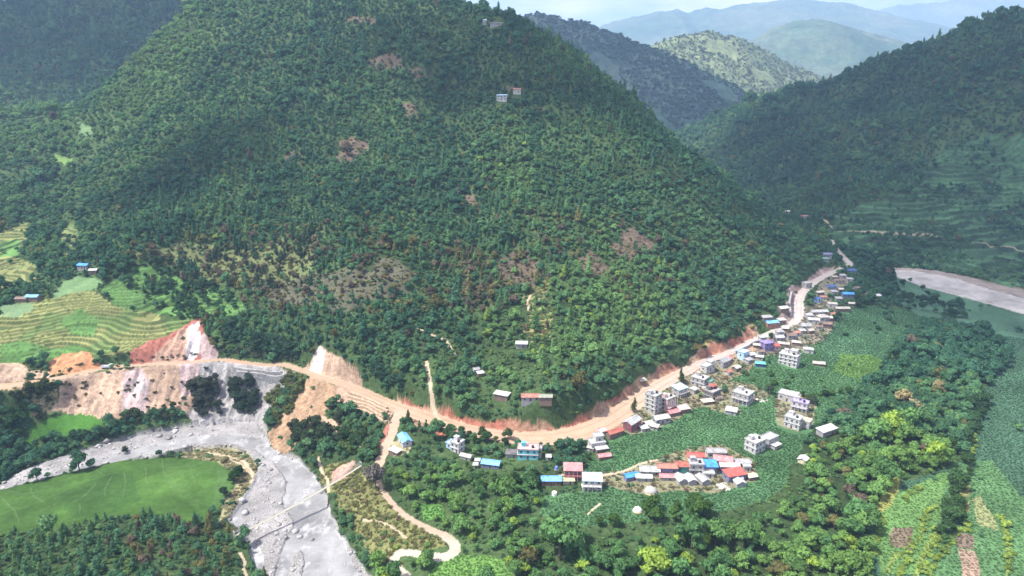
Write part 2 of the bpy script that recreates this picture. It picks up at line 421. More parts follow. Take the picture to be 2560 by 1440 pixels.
# left river and its bend
area('rice_field', (.046,.098,.02), [(-160,1260),(0,1228),(100,1202),(220,1174),(300,1154),(400,1144),(480,1146),(540,1155),(578,1172),(582,1215),(555,1262),(520,1300),(490,1310),(400,1290),(300,1290),(200,1310),(100,1330),(-160,1350)])
area('rice_field', (.037,.083,.018), [(150,1235),(260,1190),(330,1180),(350,1250),(300,1280),(180,1300)])
area('rice_field', (.052,.106,.024), [(400,1160),(450,1165),(490,1250),(520,1290),(470,1260),(430,1220)])
area('rice_field', (.056,.112,.03), [(545,1165),(580,1190),(560,1255),(520,1290),(540,1230)])
area('rice_field', (.05,.135,.022), [(62,1078),(140,1042),(200,1034),(268,1045),(240,1072),(180,1088),(90,1100)])
area('rice_field', (.05,.135,.022), [(60,1100),(90,1085),(80,1120),(62,1125)])
area('dry_bank', (.27,.25,.14), [(440,1140),(480,1122),(570,1118),(635,1140),(645,1170),(636,1195),(600,1250),(565,1292),(540,1310),(560,1262),(584,1215),(582,1180),(540,1155)])
area('dry_bank', (.16,.165,.065), [(1020,1440),(985,1420),(930,1400),(880,1300),(830,1245),(800,1200),(800,1170),(860,1150),(940,1180),(985,1260),(1080,1335),(1120,1365),(980,1380)])
area('dry_bank', (.25,.22,.12), [(0,965),(140,955),(150,1000),(110,1030),(60,1010),(0,1000)])
area('gravel_bar', GREY, [(-160,1250),(0,1215),(60,1180),(130,1150),(250,1105),(370,1072),(480,1053),(560,1048),(640,1040),(668,1060),(668,1090),(690,1128),(720,1125),(745,1140),(790,1190),(815,1235),(832,1280),(852,1330),(890,1380),(930,1440),(990,1560),(600,1560),(665,1440),(640,1375),(600,1338),(565,1292),(602,1252),(638,1195),(650,1165),(620,1138),(570,1122),(480,1126),(380,1146),(300,1152),(200,1174),(100,1200),(-160,1262)], 'river')
area('river', (.27,.27,.27), [(-160,1252),(0,1222),(100,1190),(220,1160),(300,1138),(380,1118),(500,1098),(600,1090),(660,1098),(700,1135),(760,1155),(800,1210),(822,1262),(845,1325),(880,1395),(930,1480),(960,1560),(660,1560),(680,1440),(700,1380),(735,1310),(705,1260),(715,1205),(690,1165),(640,1132),(560,1116),(450,1122),(330,1147),(200,1172),(80,1201),(-160,1258)], 'water')
area('gravel_bar', (.33,.32,.31), [(722,1440),(735,1390),(752,1378),(762,1395),(752,1440),(745,1500),(720,1500)], 'bar')
area('river', (.24,.24,.24), [(572,1290),(600,1262),(625,1225),(645,1190),(652,1195),(625,1250),(600,1290),(610,1320),(650,1370),(668,1440),(640,1440),(620,1360)], 'water')
# right river
area('gravel_bar', (.26,.22,.19), [(2218,666),(2300,676),(2400,688),(2560,720),(2750,770),(2750,800),(2560,752),(2400,708),(2300,690),(2215,675)], 'river2')
area('river', (.40,.375,.35), [(2216,672),(2300,684),(2400,702),(2560,745),(2750,792),(2750,845),(2560,787),(2480,763),(2380,736),(2300,715),(2255,697),(2222,686)], 'water2')
# bare earth: landslides and road cuttings
area('landslide', TAN, [(148,955),(290,925),(450,914),(560,912),(640,930),(700,930),(745,938),(700,985),(560,1005),(480,1044),(440,1018),(330,1032),(280,1052),(200,1036),(120,1030),(150,1000)])
area('landslide', PINK, [(310,930),(352,925),(375,960),(362,1030),(305,1030)])
area('landslide', (.42,.38,.37), [(330,945),(362,945),(364,985),(332,985)])
area('landslide', PINK, [(450,914),(500,912),(505,960),(475,985),(452,1000)])
area('landslide', GREY, [(500,912),(560,908),(660,925),(745,938),(720,960),(690,1000),(665,1045),(668,1090),(640,1045),(560,1050),(480,1053),(470,1040),(490,985)])
area('landslide', BROWN, [(780,945),(860,972),(850,1000),(800,1045),(740,1120),(720,1128),(692,1130),(668,1088),(700,1045),(740,985)])
area('landslide', TAN, [(800,1040),(845,1050),(860,1080),(840,1100),(805,1080)])
area('landslide', ORANGE, [(121,935),(125,900),(170,880),(225,878),(235,903),(265,905),(300,905),(320,895),(318,912),(230,926),(140,944)])
area('landslide', RED, [(318,912),(325,880),(370,852),(420,836),(480,800),(508,792),(512,830),(545,876),(545,898),(430,906)])
area('landslide', (.42,.27,.2), [(370,900),(420,850),(470,815),(470,880),(440,905)])
area('landslide', (.6,.54,.54), [(470,815),(495,800),(502,830),(500,880),(478,898),(462,890)])
area('landslide', PINK, [(500,840),(512,835),(545,878),(545,898),(498,900)])
area('landslide', (.4,.29,.21), [(-120,905),(0,905),(60,908),(75,925),(120,930),(140,944),(0,963),(-120,970)])
area('landslide', TAN, [(700,905),(750,905),(790,882),(802,866),(830,882),(895,915),(905,945),(960,985),(940,1000),(880,966),(800,940),(745,918)])
area('landslide', (.55,.5,.5), [(772,908),(785,880),(800,866),(815,880),(800,920)])
area('landslide', TAN, [(840,965),(870,968),(960,1008),(985,1030),(975,1052),(940,1045),(870,1012),(845,1005)])
area('landslide', RED, [(1012,1018),(1040,1000),(1062,985),(1105,1000),(1125,1030),(1160,1045),(1300,1070),(1390,1062),(1440,1038),(1480,1012),(1520,986),(1560,956),(1610,938),(1680,898),(1700,912),(1640,958),(1560,1025),(1500,1062),(1400,1088),(1300,1088),(1170,1066),(1020,1024)])
area('landslide', TAN, [(1010,1012),(1040,985),(1062,990),(1040,1022)])
area('landslide', TAN, [(1125,1050),(1200,1060),(1290,1085),(1290,1095),(1170,1072)])
area('landslide', (.44,.3,.22), [(1500,1055),(1520,1040),(1600,980),(1680,915),(1730,880),(1790,860),(1800,885),(1720,922),(1640,965),(1560,1028)])
area('landslide', (.36,.2,.17), [(1690,900),(1720,895),(1725,915),(1690,925)])
area('landslide', (.34,.25,.22), [(1940,800),(1962,770),(1966,720),(2000,705),(2060,665),(2090,662),(2080,684),(2004,738),(1990,806),(1970,812)])
area('landslide', RED, [(935,1150),(985,1060),(972,1060),(960,1085)])
area('landslide', (.42,.25,.2), [(830,1180),(880,1150),(890,1160),(860,1200),(830,1210)])
area('landslide', (.4,.25,.18), [(890,1120),(915,1090),(935,1095),(925,1115)])

for cls, col, poly, rel in CLS: pass
RL, LL = line_world(ROAD), line_world(LANE)
def path_line(pix, w):
    U = [p[0] for p in pix]; V = [p[1] for p in pix]
    x, y, z = march(U, V, ROUGH)
    return np.stack([x, y, z, np.full(len(x), w)], 1)
PATHS = [path_line(p, w) for p, w in (
    ([(1045,820),(1075,835),(1115,850),(1128,870),(1140,888)], 1.6), ([(1066,905),(1072,940),(1080,980),(1096,1010),(1118,1038)], 2.2),
    ([(1385,1195),(1430,1180),(1500,1190),(1560,1178),(1600,1160),(1640,1150)], 1.6), ([(1500,1260),(1480,1275),(1470,1285)], 1.0),
    ([(795,1145),(805,1180),(820,1200),(822,1230)], 1.4), ([(905,1300),(950,1305),(990,1325),(1015,1345)], 1.2),
    ([(600,1382),(612,1405),(610,1425),(620,1450)], 1.2), ([(2035,536),(2060,550),(2080,568)], 2.0), ([(2095,576),(2180,577),(2260,582),(2350,587)], 2.0),
    ([(2195,655),(2212,637)], 2.0), ([(2425,598),(2480,612),(2540,618),(2580,632)], 2.2), ([(520,1132),(570,1140),(610,1155),(632,1180),(628,1205)], 1.6),
    ([(520,1150),(565,1146),(600,1160),(625,1185)], 1.2), ([(1325,740),(1318,752),(1322,775)],1.4))]

BUNDS = [path_line(p, .55) for p in ([(0,1240),(40,1280),(48,1310)], [(75,1220),(85,1240),(110,1255)], [(100,1280),(140,1260)], [(175,1260),(205,1245),(238,1212)], [(265,1240),(262,1225),(280,1190)],
    [(240,1175),(262,1190)], [(310,1182),(315,1200),(308,1245)], [(365,1170),(366,1200),(380,1230)], [(405,1145),(410,1180),(430,1215),(445,1232)], [(470,1160),(485,1190),(490,1210)], [(480,1168),(510,1155)],
    [(490,1188),(530,1172)], [(200,1260),(200,1285)], [(350,1145),(400,1142)], [(500,1240),(555,1203)], [(0,1225),(60,1235),(130,1215)])]

# ------------------------------------------------------------------ height with roads, terraces and river levels
STEP = 1.45
CLASS_NAMES = ['hillside']
for c in CLS:
    if c[0] not in CLASS_NAMES: CLASS_NAMES.append(c[0])
CLASS_NAMES += ['road', 'lane', 'footpath']
def survey(x, y):
    """class, colour and height of ground points"""
    x, y = np.ravel(x).astype(float), np.ravel(y).astype(float)
    z = BASE(x, y)
    z = z + hill_noise(x, y, z)
    cls = np.zeros(len(x), np.int16)
    col = np.tile(np.array([.045, .075, .028]), (len(x), 1))
    n1 = fbm(x / 22, y / 22, 41, 3)
    dn = np.array([1.5, .9])                                      # wobble the outlines a little
    jx, jy = x + fbm(x / 5, y / 5, 51, 2) * dn[0], y + fbm(x / 5, y / 5, 57, 2) * dn[0]
    wx_, wy_ = x + fbm(x / 18, y / 18, 53, 3) * 16, y + fbm(x / 18, y / 18, 59, 3) * 16
    for name, c, poly, rel in CLS:
        m = inside(poly, wx_, wy_) if name in ('clearing', 'dry_slope', 'grass_slope') else inside(poly, jx, jy)
        if not m.any(): continue
        cls[m] = CLASS_NAMES.index(name); col[m] = c
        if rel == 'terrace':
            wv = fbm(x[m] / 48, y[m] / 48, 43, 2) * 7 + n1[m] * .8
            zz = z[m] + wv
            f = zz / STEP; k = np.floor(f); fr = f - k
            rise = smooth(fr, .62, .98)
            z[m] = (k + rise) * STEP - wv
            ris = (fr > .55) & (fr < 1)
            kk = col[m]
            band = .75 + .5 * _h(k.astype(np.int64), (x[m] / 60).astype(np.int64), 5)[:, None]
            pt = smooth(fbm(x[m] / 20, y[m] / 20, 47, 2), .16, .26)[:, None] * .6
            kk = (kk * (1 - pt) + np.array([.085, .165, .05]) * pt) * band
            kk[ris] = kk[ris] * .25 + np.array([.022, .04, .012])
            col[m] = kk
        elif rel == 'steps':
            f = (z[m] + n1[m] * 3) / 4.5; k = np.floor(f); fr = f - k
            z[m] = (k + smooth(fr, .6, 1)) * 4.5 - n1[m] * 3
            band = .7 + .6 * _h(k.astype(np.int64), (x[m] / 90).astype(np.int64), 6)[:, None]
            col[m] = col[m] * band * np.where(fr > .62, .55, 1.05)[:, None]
        elif rel == 'river': z[m] = np.where(z[m] < RIV + 6, RIV + .4 + fbm(x[m] / 9, y[m] / 9, 61, 3) * .5, z[m])
        elif rel == 'bar': z[m] = RIV + .5 + fbm(x[m] / 6, y[m] / 6, 61, 3) * .6
        elif rel == 'water': z[m] = RIV - .25 + fbm(x[m] / 5, y[m] / 5, 71, 3) * .25
        elif rel == 'river2': z[m] = -8.6 + fbm(x[m] / 9, y[m] / 9, 61, 3) * .9
        elif rel == 'water2': z[m] = -9.2 + fbm(x[m] / 7, y[m] / 7, 71, 3) * .2
        if name == 'landslide':
            g = fbm(x[m] / 2.2, y[m] / 11, 81, 3)
            z[m] += g * 1.5
            w = np.clip(.5 + n1[m] * 1.1, 0, 1)[:, None]
            col[m] = col[m] * (.82 + .36 * w) * (1 + .35 * fbm(x[m] / 3, y[m] / 9, 85, 3)[:, None])
        if name == 'clearing': z[m] += fbm(x[m] / 4, y[m] / 4, 83, 2)
        if name == 'gravel_bar': col[m] = col[m] * (1 + .3 * fbm(x[m] / 6, y[m] / 6, 87, 3)[:, None])
        if name in ('maize_field', 'plain', 'rice_field', 'grass_slope'):
            a, b = (x[m] * .8 + y[m] * .6), (y[m] * .8 - x[m] * .6)
            cell = _h(np.floor(a / 34 + n1[m] * .3).astype(np.int64), np.floor(b / 26 + n1[m] * .3).astype(np.int64), 91)[:, None]
            col[m] = col[m] * (.86 + .28 * cell) * (1 + .3 * n1[m][:, None])
    zo = z.copy()
    for L, nm, tone in ((RL, 'road', (.39, .285, .2)), (LL, 'lane', (.38, .29, .215))):
        d, lz, lw = near_line(L, x, y, 14)
        e = d - lw / 2
        k = smooth(e, 0, 5.5)
        m = d < 1e8
        z[m] = np.where(e[m] < 5.5, lz[m] * (1 - k[m]) + z[m] * k[m], z[m])
        if nm == 'road':                                              # raw cutting on the uphill side
            b = (e > 0) & (e < 9) & (zo > lz + .6) & (z - lz < 3.4 + 7 * fbm(x / 12, y / 12, 97, 3)) & (x > -66) & (x < 175)
            cls[b] = CLASS_NAMES.index('landslide')
            q = np.clip(.5 + 1.6 * fbm(x[b] / 16, y[b] / 16, 99, 3) - (x[b] - 20) / 300, 0, 1)[:, None]
            col[b] = (np.array([.31, .22, .145]) * (1 - q) + np.array([.32, .125, .085]) * q) * (1 + .45 * fbm(x[b] / 1.8, y[b] / 4, 98, 3)[:, None])
            z[b] += fbm(x[b] / 2.2, y[b] / 6, 98, 3) * 1.1
        m = e < fbm(x / 4, y / 4, 95, 2) * .9
        cls[m] = CLASS_NAMES.index(nm); col[m] = tone
        if nm == 'road':
            s = smooth(x[m], 40, 160)[:, None]
            col[m] = np.array(tone) * (1 - s) + np.array([.41, .365, .335]) * s
            rr = smooth(n1[m], .1, .4)[:, None] * (1 - s) * .6
            col[m] = col[m] * (1 - rr) + np.array([.46, .27, .18]) * rr
            q = np.abs(d[m] - lw[m] * .22)
            col[m] *= (1 - .22 * np.exp(-(q / .5) ** 2))[:, None]      # worn wheel tracks
        else:
            s = smooth(-y[m], -262, -250)[:, None]
            col[m] = col[m] * (1 - s) + np.array([.40, .37, .30]) * s
    for L in BUNDS:
        d, lz, lw = near_line(L, x, y, 2)
        m = (d < lw / 2) & (cls == CLASS_NAMES.index('rice_field'))
        col[m] = (.07, .12, .04); z[m] += .2
    for L in PATHS:
        d, lz, lw = near_line(L, x, y, 3)
        m = d < lw / 2
        cls[m] = CLASS_NAMES.index('footpath'); col[m] = (.45, .36, .26)
    return cls, col, z

# polar grid: about one picture pixel per cell
NA, NR = 1300, 1060
AZ = np.radians(np.linspace(-54, 54, NA))
RG = np.exp(np.linspace(math.log(120), math.log(2080), NR))
_A, _R = np.meshgrid(AZ, RG)
GXX, GYY = (_R * np.sin(_A)).ravel(), (_R * np.cos(_A)).ravel()
G_CLS, G_COL, G_Z = survey(GXX, GYY)
# forest floor shade of colour varies by place
_hm = G_CLS == 0
G_COL[_hm] *= (1 + .6 * fbm(GXX[_hm] / 40, GYY[_hm] / 40, 101, 3))[:, None]
def zgrid(x, y):
    a = (np.arctan2(x, y) - AZ[0]) / (AZ[1] - AZ[0]); r = (np.log(np.hypot(x, y)) - math.log(120)) / (math.log(2080 / 120) / (NR - 1))
    return np.clip(a, 0, NA - 1.001), np.clip(r, 0, NR - 1.001)
_ZG, _CG = G_Z.reshape(NR, NA), G_CLS.reshape(NR, NA)
def ground(x, y):
    x, y = np.asarray(x, float), np.asarray(y, float)
    a, r = zgrid(x, y)
    i, j = r.astype(int), a.astype(int); f, g = r - i, a - j
    return (_ZG[i, j] * (1 - g) + _ZG[i, j + 1] * g) * (1 - f) + (_ZG[i + 1, j] * (1 - g) + _ZG[i + 1, j + 1] * g) * f
def ground_class(x, y):
    a, r = zgrid(np.asarray(x, float), np.asarray(y, float))
    return _CG[np.rint(r).astype(int), np.rint(a).astype(int)]
# how far below the line of sight each cell lies (to leave out what no one can see)
_EL = (_ZG - CAM_Z) / RG[:, None]
_HOR = np.maximum.accumulate(_EL, axis=0)
def hidden(x, y, h):
    a, r = zgrid(x, y)
    i, j = r.astype(int), a.astype(int)
    return (ground(x, y) + h - CAM_Z) / np.hypot(x, y) < _HOR[np.maximum(i - 6, 0), j] - .004
def spot(u, v):
    x, y, z = march([u], [v], ground)
    return float(x[0]), float(y[0]), float(z[0])
def spots(U, V):
    return march(U, V, ground)

GM = {
 'hillside': ground_mat('forest_floor_mat', ((.05, .7, 1.3), (.5, .6, 1.5))),
 'grass_slope': ground_mat('grass_slope_mat', ((.03, .7, 1.35), (.25, .75, 1.3))),
 'plain': ground_mat('plain_mat', ((.04, .8, 1.2), (.5, .75, 1.3))),
 'maize_field': ground_mat('maize_mat', ((.07, .8, 1.25), (.9, .6, 1.5)), 1.0, .9),
 'rice_field': ground_mat('rice_mat', ((.05, .72, 1.3), (.35, .8, 1.22), (1.6, .8, 1.2)), .35, 2.0),
 'terraced_field': ground_mat('terrace_mat', ((.06, .75, 1.3), (.8, .8, 1.25)), .4),
 'yard': ground_mat('yard_mat', ((.15, .7, 1.3), (1.1, .65, 1.35))),
 'dry_slope': ground_mat('dry_slope_mat', ((.08, .7, 1.3), (.7, .6, 1.5))),
 'dry_bank': ground_mat('dry_bank_mat', ((.12, .6, 1.3), (.9, .6, 1.4))),
 'clearing': ground_mat('bracken_mat', ((.1, .6, 1.3), (.8, .6, 1.5))),
 'gravel_bar': ground_mat('gravel_mat', ((.07, .62, 1.3), (1.3, .6, 1.45)), 1.0, 2.5, .8, .3),
 'landslide': ground_mat('bare_earth_mat', ((.1, .8, 1.18), (.45, .62, 1.3), (1.6, .7, 1.25)), 1.0, .8),
 'road': ground_mat('road_dirt_mat', ((.15, .88, 1.1), (1.0, .85, 1.15)), .5, 1.5),
 'lane': ground_mat('lane_mat', ((.15, .88, 1.1), (1.0, .88, 1.12)), .4, 1.5),
 'footpath': ground_mat('footpath_mat', ((.3, .85, 1.1),)),
}
def water_mat():
    t = NT('river_water_mat')
    c = t.n('ShaderNodeVertexColor', layer_name='tone').outputs['Color']
    mp = t.n('ShaderNodeMapping'); t.l(t.coord(), mp.inputs['Vector'])
    mp.inputs['Scale'].default_value = (.12, .07, .1)
    f = t.noise(1.0, 8, .72, mp.outputs[0])
    foam = t.ramp(f, [(.52, 0), (.7, 1)])
    c = t.mul(c, t.ramp(t.noise(.045, 5, .65), [(.32, .5), (.66, 1.2)]))
    c = t.mix(foam, c, (.5, .5, .5))
    t.bsdf(c, .35, .4, t.noise(1.1, 6, .75), .6, .4)
    return t.m
GM['river'] = water_mat()
STRUCT_NAME = {'hillside': 'hillside', 'maize_field': 'maize_field', 'plain': 'valley_floor', 'yard': 'trodden_ground', 'clearing': 'hillside_clearing', 'lane': 'lane'}
_idx = np.arange(NR * NA).reshape(NR, NA)
_Q = np.stack([_idx[:-1, :-1], _idx[:-1, 1:], _idx[1:, 1:], _idx[1:, :-1]], -1).reshape(-1, 4)
_qc = G_CLS[_Q[:, 0]]
GV = np.stack([GXX, GYY, G_Z], 1)
def grid_object(name, Q, mat):
    used, inv = np.unique(Q, return_inverse=True)
    me = np_mesh(name, GV[used], inv.reshape(-1, 4))
    add_col(me, G_COL[used])
    me.materials.append(mat)
    return link(bpy.data.objects.new(name, me))
for i, nm in enumerate(CLASS_NAMES):
    q = _Q[_qc == i]
    if not len(q): continue
    tag(grid_object(STRUCT_NAME.get(nm, nm), q, GM[nm]), kind='structure')
# everything else down there, out to the horizon
me = np_mesh('ground', [(-30000, -6000, -70), (30000, -6000, -70), (30000, 40000, -70), (-30000, 40000, -70)], [(0, 1, 2, 3)])
add_col(me, np.tile((.05, .08, .04), (4, 1))); me.materials.append(GM['plain'])
tag(link(bpy.data.objects.new('ground', me)), kind='structure')

# ------------------------------------------------------------------ vegetation: meshes
def foliage_mat(name, base_attr=True):
    t = NT(name)
    a = t.n('ShaderNodeAttribute', attribute_type='INSTANCER', attribute_name='tint').outputs['Color']
    r = t.n('ShaderNodeObjectInfo').outputs['Random']
    c = t.mul(a, t.ramp(r, [(0, .75), (1, 1.25)]))
    c = t.mul(c, t.ramp(t.noise(.9, 4, .7), [(.25, .6), (.75, 1.45)]))
    d = t.n('ShaderNodeBsdfDiffuse'); tr = t.n('ShaderNodeBsdfTranslucent')
    t.l(c, d.inputs['Color'])
    t.l(t.mix(.5, c, (.14, .2, .03)), tr.inputs['Color'])
    m = t.n('ShaderNodeMixShader'); m.inputs[0].default_value = .2
    t.l(d.outputs[0], m.inputs[1]); t.l(tr.outputs[0], m.inputs[2])
    t.l(m.outputs[0], t.out.inputs['Surface'])
    return t.m
M_LEAF = foliage_mat('foliage_mat')
_t = NT('bark_mat')
_t.bsdf(_t.ramp(_t.noise(3, 4), [(.3, (.07, .055, .04)), (.7, (.17, .14, .11))]), .95, .1)
M_BARK = _t.m
def ico(sub=1):
    bm = bmesh.new(); bmesh.ops.create_icosphere(bm, subdivisions=sub, radius=1)
    V = np.array([v.co[:] for v in bm.verts]); F = np.array([[v.index for v in f.verts] for f in bm.faces])
    bm.free(); return V, F
ICO1, ICO2 = ico(1), ico(2)
def leafy(lobes, cards, size, r, core=.86, flat=.5):
    """lobes: (x, y, z, rx, rz); a lumpy dark heart under many small leaf clumps"""
    Vs, Fs, n = [], [], 0
    V0, F0 = ICO1
    for (x, y, z, rx, rz) in lobes:
        V = V0 * (1 + r.uniform(-.28, .22, (len(V0), 1))) * core * np.array([rx, rx, rz]) + [x, y, z]
        Vs.append(V); Fs.append(F0 + n); n += len(V)
    tot = sum(l[3] ** 2 for l in lobes)
    for (x, y, z, rx, rz) in lobes:
        k = int(cards * rx * rx / tot)
        d = r.normal(size=(k, 3)); d /= np.linalg.norm(d, axis=1, keepdims=True)
        d[:, 2] = np.abs(d[:, 2]) * np.where(r.random(k) < .8, 1, -1)
        p = d * np.array([rx, rx, rz]) * r.uniform(.85, 1.22, (k, 1)) + [x, y, z]
        nn = d + r.normal(size=(k, 3)) * flat; nn /= np.linalg.norm(nn, axis=1, keepdims=True)
        a = np.cross(nn, r.normal(size=(k, 3))); a /= np.linalg.norm(a, axis=1, keepdims=True) + 1e-9
        b = np.cross(nn, a)
        s = size * r.uniform(.6, 1.35, (k, 1))
        A, B, D = p - a * s, p + a * s * .4 + b * s, p + a * s * .6 - b * s * .9
        Vs.append(np.stack([A, B, D], 1).reshape(-1, 3)); Fs.append(np.arange(3 * k).reshape(-1, 3) + n); n += 3 * k
    return np.concatenate(Vs), np.concatenate(Fs)
def tube(path, rad, seg=6):
    V, F = [], []
    for i, (p, q) in enumerate(zip(path, rad)):
        for k in range(seg):
            a = 2 * math.pi * k / seg
            V.append((p[0] + q * math.cos(a), p[1] + q * math.sin(a), p[2]))
    for i in range(len(path) - 1):
        for k in range(seg):
            a, b = i * seg + k, i * seg + (k + 1) % seg
            F.append((a, b, b + seg)); F.append((a, b + seg, a + seg))
    return np.array(V), np.array(F)
def join_parts(parts):
    Vs, Fs, n = [], [], 0
    for V, F in parts: Vs.append(V); Fs.append(F + n); n += len(V)
    return np.concatenate(Vs), np.concatenate(Fs)
def crown_broad(seed, cards=420, spread=.3):
    r = np.random.default_rng(seed)
    L = [(0, 0, .72, .27, .26)]
    for k in range(8):
        a = k * 2.4 + r.uniform(-.4, .4); q = spread * r.uniform(.75, 1.15); z = r.uniform(.38, .86)
        q *= 1 - .5 * max(0, z - .55) / .35
        L.append((q * math.cos(a), q * math.sin(a), z, r.uniform(.15, .24), r.uniform(.13, .2)))
    return leafy(L, cards, .062, r)
def crown_tall(seed, cards=300):
    r = np.random.default_rng(seed)
    L = []
    for k in range(8):
        z = .3 + k * .14; q = .24 * (1.06 - (k / 8) ** 1.4) ; a = r.uniform(0, 6.28)
        L.append((math.cos(a) * q * .35, math.sin(a) * q * .35, z, q + .02, .13))
    return leafy(L, cards, .055, r)
def crown_bush(seed, cards=200):
    r = np.random.default_rng(seed)
    L = [(r.uniform(-.28, .28), r.uniform(-.28, .28), r.uniform(.12, .34), r.uniform(.18, .28), r.uniform(.16, .24)) for k in range(6)]
    return leafy(L, cards, .075, r)
def trunk_mesh(seed, h, r0, limbs=3):
    r = np.random.default_rng(seed)
    parts = [tube([(0, 0, -.15), (r.uniform(-.01, .01), r.uniform(-.01, .01), h * .5), (r.uniform(-.03, .03), r.uniform(-.03, .03), h)], [r0 * 1.2, r0 * .85, r0 * .4])]
    for k in range(limbs):
        a = k * 2.1 + r.uniform(0, 1); z = h * r.uniform(.45, .7); q = r.uniform(.12, .22)
        parts.append(tube([(0, 0, z), (q * .5 * math.cos(a), q * .5 * math.sin(a), z + .1), (q * math.cos(a), q * math.sin(a), z + .22)], [r0 * .5, r0 * .35, r0 * .2], 5))
    return join_parts(parts)
def simple(name, VF, mat, sm=False):
    me = np_mesh(name, VF[0], VF[1], sm); me.materials.append(mat); return me
KIND = {}
KIND['broadleaf_tree'] = [(simple('crown', crown_broad(s, spread=sp), M_LEAF), simple('trunk', trunk_mesh(s, .62, .03), M_BARK, True)) for s, sp in ((1, .3), (2, .26), (3, .33), (9, .28))]
KIND['pine_tree'] = [(simple('crown', crown_tall(s), M_LEAF), simple('trunk', trunk_mesh(s, 1.15, .022, 1), M_BARK, True)) for s in (4, 5, 6)]
KIND['bush'] = [(simple('leaves', crown_bush(s), M_LEAF), simple('stem', trunk_mesh(s, .25, .025, 3), M_BARK, True)) for s in (7, 8)]

# ------------------------------------------------------------------ vegetation: where it grows
def polymask(U, V, polys):
    m = np.zeros(U.shape, bool)
    for p in polys: m |= inside(np.array(p, float), U, V)
    return m
CI = {n: i for i, n in enumerate(CLASS_NAMES)}
DENS = np.zeros(len(CLASS_NAMES))
for n, d in (('hillside', 1), ('grass_slope', .05), ('plain', .012), ('dry_slope', .75), ('dry_bank', .45), ('terraced_field', .012), ('clearing', .5), ('yard', .2), ('landslide', .03), ('maize_field', .004)):
    DENS[CI[n]] = d
def scatter(s, r0, r1, seed):
    g = np.random.default_rng(seed)
    xs, ys = np.arange(-1450, 1450, s), np.arange(140, 2060, s)
    X, Y = np.meshgrid(xs, ys)
    X = (X + g.uniform(-.46, .46, X.shape) * s).ravel(); Y = (Y + g.uniform(-.46, .46, Y.shape) * s).ravel()
    R = np.hypot(X, Y); A = np.abs(np.arctan2(X, Y))
    m = (R > max(r0, 135)) & (R < r1) & (A < math.radians(50))
    return X[m], Y[m]
SX, SY, SS = [], [], []
for s, r0, r1, sd in ((3.8, 150, 760, 1), (4.5, 760, 1050, 2), (6.6, 1050, 1500, 3), (8.5, 1500, 2060, 4)):
    x, y = scatter(s, r0, r1, sd)
    SX.append(x); SY.append(y); SS.append(np.full(len(x), s))
SX, SY, SS = map(np.concatenate, (SX, SY, SS))
SC = ground_class(SX, SY)
SZ = ground(SX, SY)
SU, SV, SD = project(SX, SY, SZ)
g = np.random.default_rng(11)
near_wood = polymask(SU, SV, [[(960,1180),(1300,1150),(1360,1250),(1480,1305),(1760,1268),(1950,1235),(2000,1130),(2250,1080),(2440,1160),(2260,1210),(2190,1290),(2160,1600),(900,1600)]])
grove = polymask(SU, SV, [[(2250,690),(2350,740),(2480,790),(2520,900),(2430,1120),(2250,1150),(2080,1100),(2180,960),(2260,860),(2330,800)]])
p = DENS[SC].copy()
clus = fbm(SX / 38, SY / 38, 131, 3)
p[SC == CI['grass_slope']] = np.where(clus[SC == CI['grass_slope']] > .12, .75, .08)
band = polymask(SU, SV, [[(2170,575),(2290,560),(2420,600),(2430,625),(2280,625)], [(2220,645),(2420,635),(2430,655),(2230,665)], [(2500,520),(2560,500),(2600,600),(2510,600)], [(1990,530),(2060,560),(2080,610),(2000,600)]])
p[band & (SC == CI['grass_slope'])] = .9
far_plain = (SC == CI['plain']) & (SV < 900)
p[far_plain & (clus > .36)] = .15
thin = polymask(SU, SV, [[(1180,780),(1420,740),(1430,960),(1200,990)], [(1010,1080),(1300,1110),(1400,1150),(1340,1190),(1000,1190)], [(1480,1020),(1760,860),(1800,850),(1780,880),(1560,1010)]])
hs = SC == CI['hillside']
p[hs] = np.clip(1.12 + fbm(SX[hs] / 30, SY[hs] / 30, 141, 3) * .5, .5, 1)
p[hs & thin] *= .55
p[hs & near_wood] *= .66
left_slope = polymask(SU, SV, [[(0,200),(300,300),(330,480),(280,600),(0,760)]])
p[hs & left_slope] *= .8
lowleft = polymask(SU, SV, [[(0,1290),(640,1290),(700,1600),(-200,1600),(-200,1290)]])
p[hs & lowleft] *= .85
road_d, _, RW = near_line(RL, SX, SY, 12)
lane_d, _, _ = near_line(LL, SX, SY, 8)
p[(road_d < RW / 2 + 1.6)] = 0
p[(lane_d < 4)] = 0
p[polymask(SU, SV, [[(1350,1270),(1460,1300),(1590,1285),(1760,1262),(1900,1235),(1960,1190),(1990,1110),(2015,1160),(1970,1265),(1910,1292),(1760,1318),(1590,1338),(1440,1345),(1330,1310)]])] = 0
p[polymask(SU, SV, [[(270,690),(330,670),(420,650),(470,700),(560,720),(620,770),(560,800),(440,800)]]) & (SC == CI['terraced_field'])] = .3
for L in PATHS:
    d, _, _ = near_line(L, SX, SY, 4)
    p[d < 2.2] = 0
keep = g.random(len(SX)) < p
keep &= (SU > -500) & (SU < 3060) & (SV < 1720)
keep &= ~hidden(SX, SY, 9.0)
SX, SY, SZ, SS, SC, SU, SV, SD, near_wood, grove, lowleft, clus = [a[keep] for a in (SX, SY, SZ, SS, SC, SU, SV, SD, near_wood, grove, lowleft, clus)]
N = len(SX)
print('trees', N)
size = SS * np.exp(g.normal(0, .34, N)) * (1.1 + .35 * fbm(SX / 30, SY / 30, 145, 2))
size[(SC == 0) & ~near_wood & ~grove] *= .9
size[near_wood] *= 1.18
size[grove] *= 1.28
size[lowleft] *= .92
